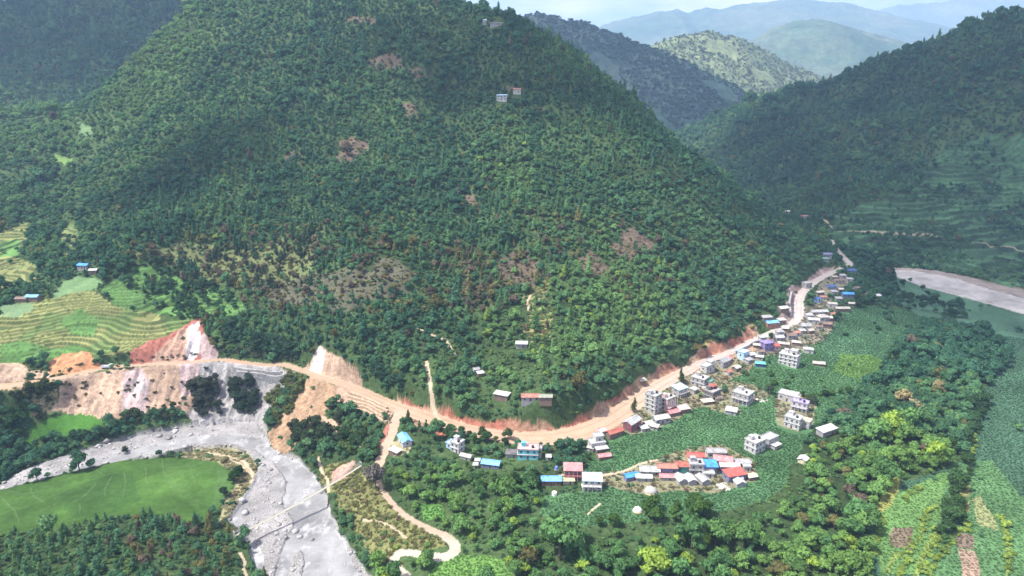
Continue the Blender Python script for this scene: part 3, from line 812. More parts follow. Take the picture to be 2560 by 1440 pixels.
open_ = np.isin(SC, [CI[n] for n in ('plain', 'terraced_field', 'maize_field', 'yard', 'landslide', 'dry_bank', 'dry_slope', 'clearing', 'grass_slope')])
size[open_] *= .8
kind = np.zeros(N, int)                                        # 0 broadleaf, 1 pine, 2 bush
pf = fbm(SX / 80, SY / 80, 151, 3)
hill = (SZ > 12) & (SX > -330)
kind[hill & (g.random(N) < .3 + pf * .5)] = 1
kind[lowleft & (g.random(N) < .5)] = 1
kind[g.random(N) < .08] = 2
kind[open_ & (g.random(N) < .5)] = 2
kind[np.isin(SC, [CI['dry_bank'], CI['landslide']])] = 2
kind[SD > 1050] = np.where(g.random((SD > 1050).sum()) < .3, 1, 0)
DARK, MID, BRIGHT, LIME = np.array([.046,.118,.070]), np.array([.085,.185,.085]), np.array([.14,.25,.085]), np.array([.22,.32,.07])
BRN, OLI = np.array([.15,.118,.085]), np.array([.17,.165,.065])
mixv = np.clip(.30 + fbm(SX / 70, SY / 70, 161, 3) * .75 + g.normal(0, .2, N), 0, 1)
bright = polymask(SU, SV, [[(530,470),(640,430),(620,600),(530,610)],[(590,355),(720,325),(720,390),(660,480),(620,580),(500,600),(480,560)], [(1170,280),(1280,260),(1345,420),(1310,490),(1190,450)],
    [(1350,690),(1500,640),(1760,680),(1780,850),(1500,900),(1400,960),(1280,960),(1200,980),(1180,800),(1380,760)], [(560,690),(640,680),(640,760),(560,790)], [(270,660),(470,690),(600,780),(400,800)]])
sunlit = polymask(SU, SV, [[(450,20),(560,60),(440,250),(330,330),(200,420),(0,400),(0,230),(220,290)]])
mixv[bright] += .34; mixv[near_wood] += .5; mixv[sunlit] += .5  # sunlight on these patches and woods put into brighter tree tints
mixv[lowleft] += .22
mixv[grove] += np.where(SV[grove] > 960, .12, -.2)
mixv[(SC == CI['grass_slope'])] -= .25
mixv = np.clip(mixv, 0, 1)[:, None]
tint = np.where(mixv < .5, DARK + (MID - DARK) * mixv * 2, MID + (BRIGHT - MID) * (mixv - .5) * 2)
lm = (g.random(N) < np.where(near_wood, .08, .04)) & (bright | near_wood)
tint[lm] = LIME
pb = np.full(N, .012)
pb[polymask(SU, SV, [[(1230,500),(1700,560),(1780,760),(1290,790)]])] = .17
pb[polymask(SU, SV, [[(580,570),(800,560),(1330,650),(1340,790),(640,790),(330,720),(330,620)]])] = .4
pb[polymask(SU, SV, [[(2000,1120),(2200,1100),(2180,1330),(1980,1330)]])] = .2
pb[lowleft & (SU > 330)] = .34
pb[np.isin(SC, [CI['dry_slope'], CI['dry_bank'], CI['clearing']])] = .5
bcl = fbm(SX / 16, SY / 16, 171, 2)
bm_ = g.random(N) < pb * (1 + 2.2 * bcl)
wb = g.random(N) < .5
tint[bm_] = np.where(wb[bm_, None], BRN, OLI) * g.uniform(.7, 1.2, (bm_.sum(), 1))
greyland = polymask(SU, SV, [[(460,910),(760,930),(700,1060),(470,1060)]])
tint[greyland & (SC == CI['landslide'])] = (.07, .075, .055)
tint[near_wood & ~bm_] *= np.array([1.04, 1.04, .8])
yaw = g.uniform(0, 6.28, N)
tall = g.uniform(.85, 1.2, N)
size[kind == 1] *= 1.05
size[kind == 2] *= .62

# extra planting read off the photograph: (outline, spacing, size, kind, tint)
EX = []
def plant_line(pix, step, sz, k, col, jit=1.0, var=.25):
    U, V = [], []
    for (a, b), (c, d) in zip(pix[:-1], pix[1:]):
        m = max(1, int(math.hypot(c - a, d - b) / step))
        for i in range(m): U.append(a + (c - a) * i / m); V.append(b + (d - b) * i / m)
    x, y, z = spots(U, V)
    for i in range(len(x)): EX.append((x[i] + g.uniform(-jit, jit), y[i] + g.uniform(-jit, jit), sz * math.exp(g.normal(0, var)), k, np.array(col) * g.uniform(.7, 1.3)))
def plant_area(pix, n, sz, k, col, var=.25):
    P = np.array(pix, float); lo, hi = P.min(0), P.max(0)
    U, V = g.uniform(lo[0], hi[0], n * 3), g.uniform(lo[1], hi[1], n * 3)
    m = inside(P, U, V); U, V = U[m][:n], V[m][:n]
    x, y, z = spots(U, V)
    for i in range(len(x)): EX.append((x[i], y[i], sz * math.exp(g.normal(0, var)), k, np.array(col) * g.uniform(.7, 1.3)))
plant_area([(475,960),(540,955),(555,1040),(480,1050)], 40, 5.6, 0, (.04, .05, .035))
plant_area([(565,955),(640,950),(640,1035),(585,1040)], 36, 5.6, 0, (.035, .055, .035))
plant_area([(670,990),(720,935),(765,940),(750,985),(700,1060),(665,1055)], 60, 5.2, 2, (.085, .1, .035))
plant_area([(725,1075),(800,1050),(830,1110),(800,1130),(740,1115)], 22, 6, 0, (.04, .06, .03))
plant_area([(810,1000),(860,1005),(860,1060),(835,1060)], 12, 4.5, 0, (.045, .06, .035))
plant_area([(860,1070),(950,1060),(940,1140),(850,1135)], 30, 4.2, 2, (.06, .095, .03))
plant_area([(840,1080),(940,1070),(930,1130),(860,1120)], 12, 5, 0, (.04, .075, .03))
plant_area([(300,1040),(440,1020),(440,1050),(310,1065)], 16, 3.6, 0, (.05, .065, .03))
plant_area([(545,845),(640,880),(745,900),(745,865),(640,840),(560,810)], 120, 4.6, 0, (.04,.085,.05))
plant_area([(545,880),(700,902),(745,905),(700,880),(600,870)], 60, 2.6, 2, (.07,.085,.055))
plant_area([(905,920),(1000,985),(1010,960),(920,890)], 50, 4.6, 0, (.04,.085,.05))
plant_area([(270,690),(330,670),(420,650),(470,700),(560,720),(620,770),(560,800),(440,800)], 110, 4.0, 0, (.05,.11,.055), .35)
plant_area([(330,645),(640,610),(805,570),(810,690),(700,740),(420,690)], 90, 4.4, 1, (.05,.085,.05), .3)
plant_area([(330,645),(640,610),(805,570),(810,690),(700,740),(420,690)], 90, 3.6, 0, (.13,.115,.075), .3)
plant_area([(500,800),(560,800),(560,870),(530,870)], 26, 4.4, 0, (.12,.125,.06))
plant_area([(150,620),(200,560),(300,600),(330,680),(200,700)], 60, 4.6, 0, (.045,.1,.06))
plant_area([(-100,985),(140,965),(130,1010),(-100,1020)], 46, 4.2, 0, (.055, .075, .03))
plant_area([(80,1100),(230,1085),(330,1060),(300,1090),(120,1130)], 40, 4.4, 0, (.03, .07, .035))
plant_area([(-100,1040),(60,1030),(60,1140),(-100,1180)], 55, 4.6, 0, (.035, .08, .03))
plant_area([(580,1175),(605,1180),(600,1215),(580,1210)], 4, 5, 0, (.025, .06, .02))
plant_area([(560,1225),(578,1225),(575,1245),(558,1245)], 2, 4, 0, (.03, .06, .03))
plant_area([(300,1128),(320,1128),(318,1142),(302,1142)], 2, 3.5, 0, (.04, .06, .03))
plant_area([(290,935),(470,925),(470,1030),(300,1035)], 26, 2.2, 2, (.1, .1, .06))
plant_area([(60,920),(330,900),(330,915),(60,935)], 16, 1.8, 2, (.1, .12, .06))
plant_area([(320,890),(545,880),(545,895),(320,905)], 14, 1.8, 2, (.1, .11, .06))
plant_area([(150,955),(240,950),(270,1020),(180,1030)], 14, 2.4, 2, (.12, .1, .06))
plant_area([(1750,820),(1990,720),(1985,790),(1800,870)], 20, 3, 2, (.09, .1, .04))
plant_area([(1810,900),(1960,930),(2080,950),(2060,1000),(1900,980)], 16, 3.6, 2, (.06, .12, .035))
plant_area([(2055,785),(2150,740),(2170,760),(2090,820)], 20, 5, 0, (.03, .065, .035))
plant_area([(2085,845),(2200,760),(2320,790),(2250,850)], 12, 4, 2, (.035, .08, .04))
plant_area([(2130,640),(2215,640),(2240,700),(2150,690)], 40, 5.5, 0, (.026, .06, .036))
plant_area([(2170,690),(2300,720),(2420,800),(2350,800),(2220,750)], 60, 5.2, 0, (.026, .06, .034))
plant_area([(2440,990),(2470,1010),(2420,1130),(2380,1120)], 26, 5, 0, (.04, .085, .035))
for ln in ([(2330,1080),(2420,1170),(2390,1260),(2330,1350)], [(2400,1200),(2380,1300),(2350,1370)]):
    plant_line(ln, 13, 5.2, 0, (.05, .1, .035), 2)
for ln in ([(2240,1440),(2290,1345),(2335,1260)], [(2150,1440),(2195,1335),(2215,1290)], [(2310,1440),(2375,1360),(2430,1300)], [(2430,1000),(2440,1080),(2425,1150)], [(2500,1290),(2520,1340),(2528,1440)], [(2350,1330),(2300,1430)], [(2260,1250),(2300,1215)], [(2400,1330),(2436,1335)]):
    plant_line(ln, 7, 2.6, 2, (.2, .28, .06), 1.3)
plant_line([(1100,1075),(1200,1100),(1290,1115)], 22, 4.2, 0, (.045, .085, .03), 1.5)
plant_line([(2010,1000),(2060,990),(2140,980)], 20, 4.5, 0, (.05, .1, .03), 2)
plant_area([(1460,1290),(1780,1265),(1800,1290),(1500,1320)], 16, 6, 0, (.06, .12, .03))
plant_area([(1160,1160),(1330,1150),(1340,1230),(1180,1240)], 22, 6, 0, (.045, .09, .032))
def one(u, v, sz, k, col):
    x, y, z = spot(u, v); EX.append((x, y, sz, k, np.array(col)))
for a in ((1586,1030,6,1,(.07,.09,.03)), (1702,955,6.5,1,(.06,.085,.03)), (1022,1062,6,1,(.05,.08,.035)), (1050,1078,4.5,1,(.05,.08,.035)), (1066,1082,5,1,(.05,.08,.035)), (1086,1076,4,1,(.05,.08,.035)),
          (1120,1092,6,0,(.05,.09,.03)), (1205,1092,5.5,0,(.06,.09,.035)), (1222,1100,4.5,0,(.06,.1,.04)), (1270,1098,6,0,(.055,.085,.03)), (1008,1125,4,0,(.05,.09,.03)),
          (1995,815,5,0,(.06,.06,.05)), (2030,1010,6,0,(.06,.09,.04)), (1808,930,5.5,0,(.06,.07,.05)), (1720,975,5,0,(.05,.06,.05)), (1925,985,5,0,(.06,.07,.05)),
          (940,1222,11,0,(.15,.135,.12)), (925,1205,8,0,(.17,.155,.13)), (2110,1060,9,0,(.2,.16,.12)), (2255,1020,11,0,(.26,.22,.11)), (2280,1040,10,0,(.28,.23,.13)), (2345,985,9,0,(.24,.2,.1)),
          (1480,770,11,1,(.1,.2,.06)), (1500,1240,5,0,(.07,.12,.03))):
    one(*a)
if EX:
    ex = np.array([(a, b, c) for a, b, c, d, e in EX]); ek = np.array([e[3] for e in EX]); et = np.array([e[4] for e in EX])
    ez = ground(ex[:, 0], ex[:, 1]); eu, ev, ed = project(ex[:, 0], ex[:, 1], ez)
    SX, SY, SZ = np.r_[SX, ex[:, 0]], np.r_[SY, ex[:, 1]], np.r_[SZ, ez]
    SU, SV, SD = np.r_[SU, eu], np.r_[SV, ev], np.r_[SD, ed]
    size, kind, tint = np.r_[size, ex[:, 2]], np.r_[kind, ek], np.r_[tint, et]
    yaw, tall = np.r_[yaw, g.uniform(0, 6.28, len(ex))], np.r_[tall, g.uniform(.9, 1.15, len(ex))]
    near_wood, grove, lowleft = (np.r_[a, np.zeros(len(ex), bool)] for a in (near_wood, grove, lowleft))
    N = len(SX)
pick = g.integers(0, 12, N)
CLEAR = []                                                     # house footprints, filled in below: (x, y, radius)

# ------------------------------------------------------------------ houses
RC = {'white': (.54,.54,.53), 'offwhite': (.54,.52,.47), 'grey': (.36,.36,.37), 'silver': (.42,.43,.43), 'dark': (.16,.15,.15), 'blue': (.07,.30,.78), 'sky': (.20,.48,.86),
      'pale': (.46,.64,.84), 'navy': (.06,.12,.30), 'red': (.52,.12,.10), 'brick': (.42,.14,.10), 'rust': (.40,.19,.14), 'pink': (.58,.26,.26), 'blush': (.66,.46,.44), 'cream': (.72,.66,.48),
      'olive': (.30,.31,.25), 'beige': (.46,.42,.37), 'brown': (.22,.16,.13), 'purple': (.28,.22,.46), 'lilac': (.44,.38,.66), 'teal': (.10,.34,.34), 'turq': (.16,.52,.60), 'green': (.16,.32,.25),
      'maroon': (.26,.09,.11), 'slate': (.20,.22,.36), 'straw': (.55,.52,.3), 'concrete': (.40,.39,.38), 'plaster': (.48,.47,.45), 'orange': (.6,.3,.15)}
MATS = {}
def wall_mat(c):
    if ('w', c) not in MATS:
        t = NT('wall_%s_mat' % c)
        col = t.mul(t.n('ShaderNodeRGB').outputs[0], t.ramp(t.noise(.9, 6, .75), [(.3, .45), (.66, 1.12)]))
        [n for n in t.t.nodes if n.type == 'RGB'][0].outputs[0].default_value = (*RC[c], 1)
        t.bsdf(col, .85, .2, t.noise(5, 3), .3, .05)
        MATS[('w', c)] = t.m
    return MATS[('w', c)]
def roof_mat(c):
    if ('r', c) not in MATS:
        t = NT('roof_%s_mat' % c)
        rgb = t.n('ShaderNodeRGB'); rgb.outputs[0].default_value = (*RC[c], 1)
        tc = t.n('ShaderNodeTexCoord')
        wv = t.n('ShaderNodeTexWave', Scale=3.2, Distortion=.3); wv.bands_direction = 'X'
        t.l(tc.outputs['Object'], wv.inputs['Vector'])
        col = t.mul(rgb.outputs[0], t.ramp(wv.outputs['Fac'], [(0, .84), (1, 1.08)]))
        col = t.mul(col, t.ramp(t.noise(.5, 5, .7), [(.32, .5), (.64, 1.15)]))
        rust = t.ramp(t.noise(1.3, 5, .75), [(.58, 0), (.72, .5)])
        col = t.mix(rust, col, (.25, .14, .09) if c in ('red', 'brick', 'rust', 'pink', 'blush', 'grey', 'silver', 'brown', 'beige') else tuple(.75 * a for a in RC[c]))
        t.bsdf(col, .55, .3, wv.outputs['Fac'], .25, .05)
        MATS[('r', c)] = t.m
    return MATS[('r', c)]
def plain_mat(n, c, rough=.7, spec=.3, metal=0):
    if n not in MATS:
        t = NT(n); t.bsdf(t.mul(t.ramp(t.noise(2.5, 3), [(.3, .85), (.7, 1.1)]), rgbn(t, c)), rough, spec, metal=metal); MATS[n] = t.m
    return MATS[n]
def rgbn(t, c):
    r = t.n('ShaderNodeRGB'); r.outputs[0].default_value = (*c, 1); return r.outputs[0]
def bx(bm, x0, y0, z0, x1, y1, z1, mi=0):
    v = [bm.verts.new(p) for p in ((x0,y0,z0),(x1,y0,z0),(x1,y1,z0),(x0,y1,z0),(x0,y0,z1),(x1,y0,z1),(x1,y1,z1),(x0,y1,z1))]
    for f in ((3,2,1,0),(4,5,6,7),(0,1,5,4),(1,2,6,5),(2,3,7,6),(3,0,4,7)):
        bm.faces.new([v[i] for i in f]).material_index = mi
def poly(bm, pts, faces, mi=0):
    v = [bm.verts.new(p) for p in pts]
    for f in faces: bm.faces.new([v[i] for i in f]).material_index = mi
def make(name, bm, mats, parent=None):
    bmesh.ops.recalc_face_normals(bm, faces=bm.faces)
    me = bpy.data.meshes.new(name); bm.to_mesh(me); bm.free()
    for m in mats: me.materials.append(m)
    return link(bpy.data.objects.new(name, me), parent)
def slab_from(bm, quad, th):
    """a sheet with thickness below its four corners"""
    q = [Vector(p) for p in quad]; n = (q[1] - q[0]).cross(q[2] - q[0]).normalized()
    if n.z < 0: n = -n
    lo = [p - n * th for p in q]
    poly(bm, q + lo, [(0,1,2,3), (7,6,5,4), (0,4,5,1), (1,5,6,2), (2,6,7,3), (3,7,4,0)])
def roof_bm(kind, w, d, h, rise, ov=.45):
    bm = bmesh.new(); a, b = w / 2 + ov, d / 2 + ov
    if kind == 'gable':
        s = rise / (d / 2); e = h - s * ov
        slab_from(bm, [(-a, -b, e), (a, -b, e), (a, 0, h + rise), (-a, 0, h + rise)], .14)
        slab_from(bm, [(a, b, e), (-a, b, e), (-a, .002, h + rise + .003), (a, .002, h + rise + .003)], .14)
        bx(bm, -a - .02, -.16, h + rise - .03, a + .02, .16, h + rise + .07)
    elif kind == 'shed':
        slab_from(bm, [(-a, -b, h + .05), (a, -b, h + .05), (a, b, h + rise), (-a, b, h + rise)], .14)
        bx(bm, -a - .01, -b - .06, h - .08, a + .01, -b + .02, h + .09)
    elif kind == 'hip':
        r = max(0.01, a - b) if a > b else .2
        p = [(-a,-b,h),(a,-b,h),(a,b,h),(-a,b,h),(-r,0,h+rise),(r,0,h+rise)]
        poly(bm, p, [(0,1,5,4),(1,2,5),(2,3,4,5),(3,0,4)])
        poly(bm, [(x, y, h - .14) for x, y, z in p[:4]] + p[:4], [(3,2,1,0),(0,1,5,4),(1,2,6,5),(2,3,7,6),(3,0,4,7)])
    elif kind == 'barrel':
        n = 8; P = [(math.cos(math.pi * i / n) * b, h + math.sin(math.pi * i / n) * rise) for i in range(n + 1)]
        V = [(x, y, z) for x in (-a, a) for y, z in P]
        poly(bm, V, [(i, i + 1, n + 2 + i, n + 1 + i) for i in range(n)] + [tuple(range(n, -1, -1)), tuple(range(n + 1, 2 * n + 2))])
    else:                                                       # flat slab with a parapet
        a, b = w / 2 + .3, d / 2 + .3
        bx(bm, -a, -b, h, a, b, h + .18)
        p, q = .16, .62
        bx(bm, -a + .003, -b + .003, h + .18, a - .003, -b + p, h + q); bx(bm, -a + .003, b - p, h + .18, a - .003, b - .003, h + q)
        bx(bm, -a + .003, -b + p, h + .18, -a + p, b - p, h + q); bx(bm, a - p, -b + p, h + .18, a - .003, b - p, h + q)
    return bm
def wall_bm(kind, w, d, h, rise, deep=3.0):
    bm = bmesh.new(); a, b = w / 2, d / 2
    if kind == 'gable':
        poly(bm, [(-a,-b,-deep),(a,-b,-deep),(a,b,-deep),(-a,b,-deep),(-a,-b,h-.16),(a,-b,h-.16),(a,b,h-.16),(-a,b,h-.16),(-a,0,h+rise-.16),(a,0,h+rise-.16)],
             [(0,1,5,4),(2,3,7,6),(1,2,6,9,5),(3,0,4,8,7),(4,5,9,8),(6,7,8,9)])
    elif kind == 'shed':
        poly(bm, [(-a,-b,-deep),(a,-b,-deep),(a,b,-deep),(-a,b,-deep),(-a,-b,h-.12),(a,-b,h-.12),(a,b,h+rise-.28),(-a,b,h+rise-.28)],
             [(0,1,5,4),(2,3,7,6),(1,2,6,5),(3,0,4,7),(4,5,6,7)])
    else: bx(bm, -a, -b, -deep, a, b, h - (.002 if kind == 'flat' else .05))
    return bm
_b = bmesh.new()
bx(_b, -.55, -.06, -.62, .55, .03, -.50, 0); bx(_b, -.55, -.06, .50, .55, .03, .62, 0); bx(_b, -.55, -.06, -.50, -.45, .03, .50, 0); bx(_b, .45, -.06, -.50, .55, .03, .50, 0)
bx(_b, -.03, -.05, -.50, .03, .03, .50, 0); bx(_b, -.45, -.01, -.50, -.03, .02, .50, 1); bx(_b, .03, -.01, -.50, .45, .02, .50, 1)
WIN = bpy.data.meshes.new('window'); bmesh.ops.recalc_face_normals(_b, faces=_b.faces); _b.to_mesh(WIN); _b.free()
WIN.materials.append(plain_mat('window_frame_mat', (.3, .28, .26))); WIN.materials.append(plain_mat('window_glass_mat', (.02, .025, .03), .2, .6))
_b = bmesh.new(); bx(_b, -.5, -.06, 0, .5, .03, 2.05, 0); bx(_b, -.42, -.08, .1, .42, -.05, 1.95, 1)
DOOR = bpy.data.meshes.new('door'); bmesh.ops.recalc_face_normals(_b, faces=_b.faces); _b.to_mesh(DOOR); _b.free()
DOOR.materials.append(plain_mat('window_frame_mat', (.3, .28, .26))); DOOR.materials.append(plain_mat('door_leaf_mat', (.12, .07, .05)))
def lathe(bm, prof, seg=14, mi=0, c=(0, 0)):
    rings = [[bm.verts.new((c[0] + r * math.cos(2 * math.pi * k / seg), c[1] + r * math.sin(2 * math.pi * k / seg), z)) for k in range(seg)] for r, z in prof]
    for a, b in zip(rings[:-1], rings[1:]):
        for k in range(seg): bm.faces.new((a[k], a[(k + 1) % seg], b[(k + 1) % seg], b[k])).material_index = mi
    bm.faces.new(rings[-1]).material_index = mi; bm.faces.new(rings[0][::-1]).material_index = mi
def thing(name, label, cat, loc, yaw=0, group=None):
    o = link(bpy.data.objects.new(name, None)); o.location = loc; o.rotation_euler = (0, 0, yaw); return tag(o, label, cat, group)
def house(u, v, w, d, h, yaw, roof, rc, wc, label, st=1, name='house', rise=None, annex=(), balcony=False, cat=None):
    w, d, h = w * .93, d * .93, max(1.9, h * .82)
    annex = [(a[0] * .93, a[1] * .93, a[2] * .93, a[3] * .93, a[4] * .82) + tuple(a[5:]) for a in annex]
    x, y, z = spot(u, v)
    root = bpy.data.objects.new(name, None); link(root)
    root.location = (x, y, z); root.rotation_euler = (0, 0, math.radians(yaw)); root.empty_display_size = 1
    tag(root, label, cat or name)
    if rise is None: rise = {'gable': d * .22, 'shed': d * .16, 'hip': d * .28, 'barrel': d * .28}.get(roof, 0)
    make('wall', wall_bm(roof, w, d, h, rise), [wall_mat(wc)], root)
    make('roof', roof_bm(roof, w, d, h, rise), [roof_mat(rc) if roof != 'flat' else wall_mat(rc)], root)
    if name == 'house':
        fh = h / st
        for s in range(st):
            zc = s * fh + fh * .55
            nx = max(1, int(w / 2.5))
            for i in range(nx):
                px = -w / 2 + (i + .5) * w / nx
                if s == 0 and i == nx // 2 and nx > 1:
                    o = link(bpy.data.objects.new('door', DOOR), root); o.location = (px, -d / 2, 0)
                else:
                    o = link(bpy.data.objects.new('window', WIN), root); o.location = (px, -d / 2, zc)
            ny = max(1, int(d / 3))
            for sd in (-1, 1):
                for i in range(ny):
                    o = link(bpy.data.objects.new('window', WIN), root)
                    o.location = (sd * w / 2, -d / 2 + (i + .5) * d / ny, zc); o.rotation_euler = (0, 0, sd * math.pi / 2)
            if s and roof == 'flat':
                bm = bmesh.new(); a, b = w / 2 + .35, d / 2 + .35
                bx(bm, -a, -b, s * fh - .1, a, -d / 2, s * fh + .08); bx(bm, -a, -d / 2, s * fh - .1, -w / 2, b, s * fh + .08); bx(bm, w / 2, -d / 2, s * fh - .1, a, b, s * fh + .08)
                make('floor_band', bm, [wall_mat(rc)], root)
    else:
        o = link(bpy.data.objects.new('door', DOOR), root); o.location = (w * .15, -d / 2, 0); o.scale = (.8, 1, min(.85, h / 2.6))
    if balcony:
        fh = h / st; bm = bmesh.new()
        bx(bm, -w / 2, -d / 2 - 1.5, fh - .15, w / 2, -d / 2 - .002, fh + .03)
        make('balcony', bm, [wall_mat(wc)], root)
        for i in range(5):
            px = -w / 2 + .15 + i * (w - .3) / 4
            bm = bmesh.new(); bx(bm, px - .1, -d / 2 - 1.45, -1.5, px + .1, -d / 2 - 1.25, fh - .152); bx(bm, px - .08, -d / 2 - 1.43, fh + .032, px + .08, -d / 2 - 1.27, h - .05)
            make('post', bm, [wall_mat('white')], root)
    if roof == 'flat' and st >= 2 and name == 'house':                # stair head on the roof terrace, and a tank standing there
        bm = bmesh.new(); bx(bm, -1.1, -1, h + .182, 1.1, 1, h + 2.1); bx(bm, -1.3, -1.2, h + 2.102, 1.3, 1.2, h + 2.25)
        o = make('stair_head', bm, [wall_mat(wc if wc != 'purple' else 'plaster')], root); o.location = (-w * .22, d * .18, 0)
        tk = thing('water_tank', 'black water tank on the roof of the ' + ' '.join(label.split()[:7]).rstrip(','), 'water tank', root.matrix_basis @ Vector((w * .24, -d * .12, h + .185)))
        bm = bmesh.new(); lathe(bm, [(.62, 0), (.66, .1), (.66, 1.05), (.45, 1.3)]); make('drum', bm, [plain_mat('black_plastic_mat', (.025, .025, .028), .5)], tk)
        bm = bmesh.new(); lathe(bm, [(.2, 1.299), (.2, 1.4), (.08, 1.42)]); make('lid', bm, [plain_mat('black_plastic_mat', (.025, .025, .028), .5)], tk)
    R = math.hypot(w, d) / 2
    for (ax, ay, aw, ad, ah, ar, arc, awc) in annex:
        ari = {'gable': ad * .22, 'shed': ad * .16}.get(ar, 0)
        o1 = make('annex_wall', wall_bm(ar, aw, ad, ah, ari), [wall_mat(awc)], root); o1.location = (ax, ay, .004)
        o2 = make('annex_roof', roof_bm(ar, aw, ad, ah, ari, .25), [roof_mat(arc) if ar != 'flat' else wall_mat(arc)], o1)
        for i in range(max(1, int(aw / 2.6))):
            o = link(bpy.data.objects.new('window', WIN), o1); o.location = (-aw / 2 + (i + .5) * aw / max(1, int(aw / 2.6)), -ad / 2, ah * .62 if ah < 4 else ah - 1.5)
        R = max(R, math.hypot(ax, ay) + min(aw, ad) / 2)
    CLEAR.append((x, y, R))
    return root
def hut(*a, **k): return house(*a, name='hut', **k)
# on the big hill
hut(1304,867,7,4,3,-3,'shed','white','grey','hut with a long white roof on a clearing low on the wooded hill')
hut(1201,939,3.6,3,2.4,20,'shed','white','brown','small tilted white roofed hut among trees, lower of a pair above the left houses')
hut(1190,930,3.4,3,2.8,20,'gable','grey','grey','small grey hut beside a white roofed one among the hill trees')
hut(1255,995,8.5,4,3.2,-24,'shed','white','brown','white roofed open barn in the trees left of the rust roofed hill house')
house(1326,999,10,5,3.2,0,'gable','rust','grey','long house with a rust red roof in the trees above the road bend')
hut(1364,999,7,4,2.8,-2,'gable','olive','brown','grey green roofed shed adjoining the rust roofed house above the bend')
house(1255,250,10.5,6,5.5,-8,'shed','pale','white','white and pale blue house high up on the wooded hillside',st=2)
hut(1293,232,8,5,4.2,-5,'gable','rust','offwhite','rust roofed hut by a bare brown cut high on the hill')
hut(1242,64,16,5,3.5,-3,'shed','white','grey','long white roofed shed near the summit of the hill')
hut(1211,60,5,4.5,5,0,'gable','pale','white','small pale hut left of the long white shed near the summit')
# left slope
house(211,671,8.5,5,3.6,-12,'gable','blue','grey','bright blue roofed house at the top of the left terraces')
hut(235,682,5.5,4,3,6,'gable','white','brown','small white roofed hut right below the blue roofed terrace house')
house(85,751,9,5,4,-5,'gable','sky','brown','house with a light blue roof at the left edge of the terraces')
hut(57,753,8,4.5,3,0,'gable','brown','brown','brown roofed barn beside the light blue roofed terrace house')
# left group below the road
house(1012,1106,10,5,3.4,-64,'gable','sky','white','house with a bright blue ridged roof beside the lane junction')
hut(988,1133,6.5,3.4,2.3,-38,'shed','offwhite','brown','low hut with a pale flat roof beside the lane below the blue roof')
house(1144,1126,5.4,5.4,6.2,-33,'flat','white','white','white two storey house with a pale blue lower wing among trees',st=2,annex=((-4.6,.3,3.8,4.2,4,'flat','pale','pale'),))
hut(1166,1146,6,3.2,2.3,-25,'gable','beige','grey','small beige roofed hut below the white and blue house')
hut(1194,1158,2.2,2,1.9,0,'shed','white','white','tiny white shed left of the plain blue roof, upper of two')
hut(1189,1169,2,1.8,1.7,0,'shed','white','white','tiny white shed left of the plain blue roof, lower of two')
house(1228,1165,9.2,4.8,2.8,-14,'gable','sky','slate','long low house with a plain light blue roof in the trees')
house(1320,1142,10.5,6,6.4,-4,'flat','blush','turq','turquoise two storey house with pink terrace roof under the road',st=2,annex=((6.2,.8,2,3.6,6,'flat','grey','concrete'),))
hut(1281,1141,6.5,4,2.8,-5,'shed','dark','grey','dark roofed shed left of the turquoise house')
hut(1371,1149,2.2,2.2,2.4,0,'shed','white','white','tiny white hut right of the turquoise house')
house(1432,1192,8.8,6,6,-3,'shed','pink','maroon','maroon and pink two storey house with a striped red roof',st=2,balcony=True)
house(1378,1208,9.6,4.6,3.3,0,'gable','sky','brown','house with a bright blue roof left of the maroon house')
hut(1421,1208,5.5,2.4,2,0,'shed','straw','beige','low shed with a straw yellow roof between the blue roofed houses')
house(1480,1217,9,6,5.8,-4,'shed','pale','white','white two storey house with pale blue roof and front posts',st=2,balcony=True)
hut(1463,1224,2.8,2.2,2.2,0,'shed','white','white','tiny white lean-to in front of the pale blue roofed house')
# by the road bend
house(1491,1118,8,6,4.2,16,'flat','silver','plaster','pale house with a white cube upper room beside the road bend',annex=((1.5,1.4,4.6,4.2,7.2,'flat','white','white'),))
hut(1477,1126,3.4,2.2,2.2,-30,'shed','white','grey','small white tilted roof at the left foot of the cube topped house')
hut(1504,1128,6.4,2.6,2.3,16,'shed','white','brown','long white lean-to roof in front of the cube topped house')
hut(1510,1146,6.6,3.2,2.5,15,'gable','pink','brown','red roofed hut below the cube topped house')
hut(1536,1087,9.6,4,2.9,32,'gable','brick','brown','long rust red roofed hut along the road')
hut(1505,1087,4.6,4,3,32,'flat','blush','plaster','pinkish flat roofed room at the road end of the rust red hut')
house(1580,1070,10.5,5.5,5.6,48,'gable','silver','maroon','grey gabled two storey house with a maroon front beside the road',st=2)
house(1632,1026,7,7.2,12.2,45,'flat','silver','plaster','grey four storey tower house, tallest in the village',st=4)
house(1668,1020,8,5.6,8.2,40,'flat','plaster','blush','white and pink three storey house right behind the tower house',st=3,balcony=True)
hut(1682,1036,7,4,2.6,25,'gable','pink','brown','low pink roofed hut right of the pink three storey house')
hut(1707,1029,6.6,4.6,3,20,'shed','blush','brown','hut with a pale pink and cream tilted roof at the maize edge')
house(1651,1056,9,5,4.2,20,'gable','white','grey','white roofed long house in front of the tower house')
hut(1620,1065,5,4,2.6,30,'gable','offwhite','grey','pale gabled hut below the white long house')
hut(1610,1076,4.2,3,2,20,'shed','white','grey','low white roofed shed at the edge of the maize, left of a pair')
hut(1636,1072,4.2,3,2.2,-30,'shed','offwhite','grey','low pale roofed shed right of the pale gabled hut')
hut(1606,957,3.8,3,2.4,20,'shed','offwhite','brown','small pale hut alone above the red road cutting')
house(1698,986,8,6,5.6,36,'shed','pale','concrete','pale blue roofed two storey house with balcony posts by the road',st=2,balcony=True)
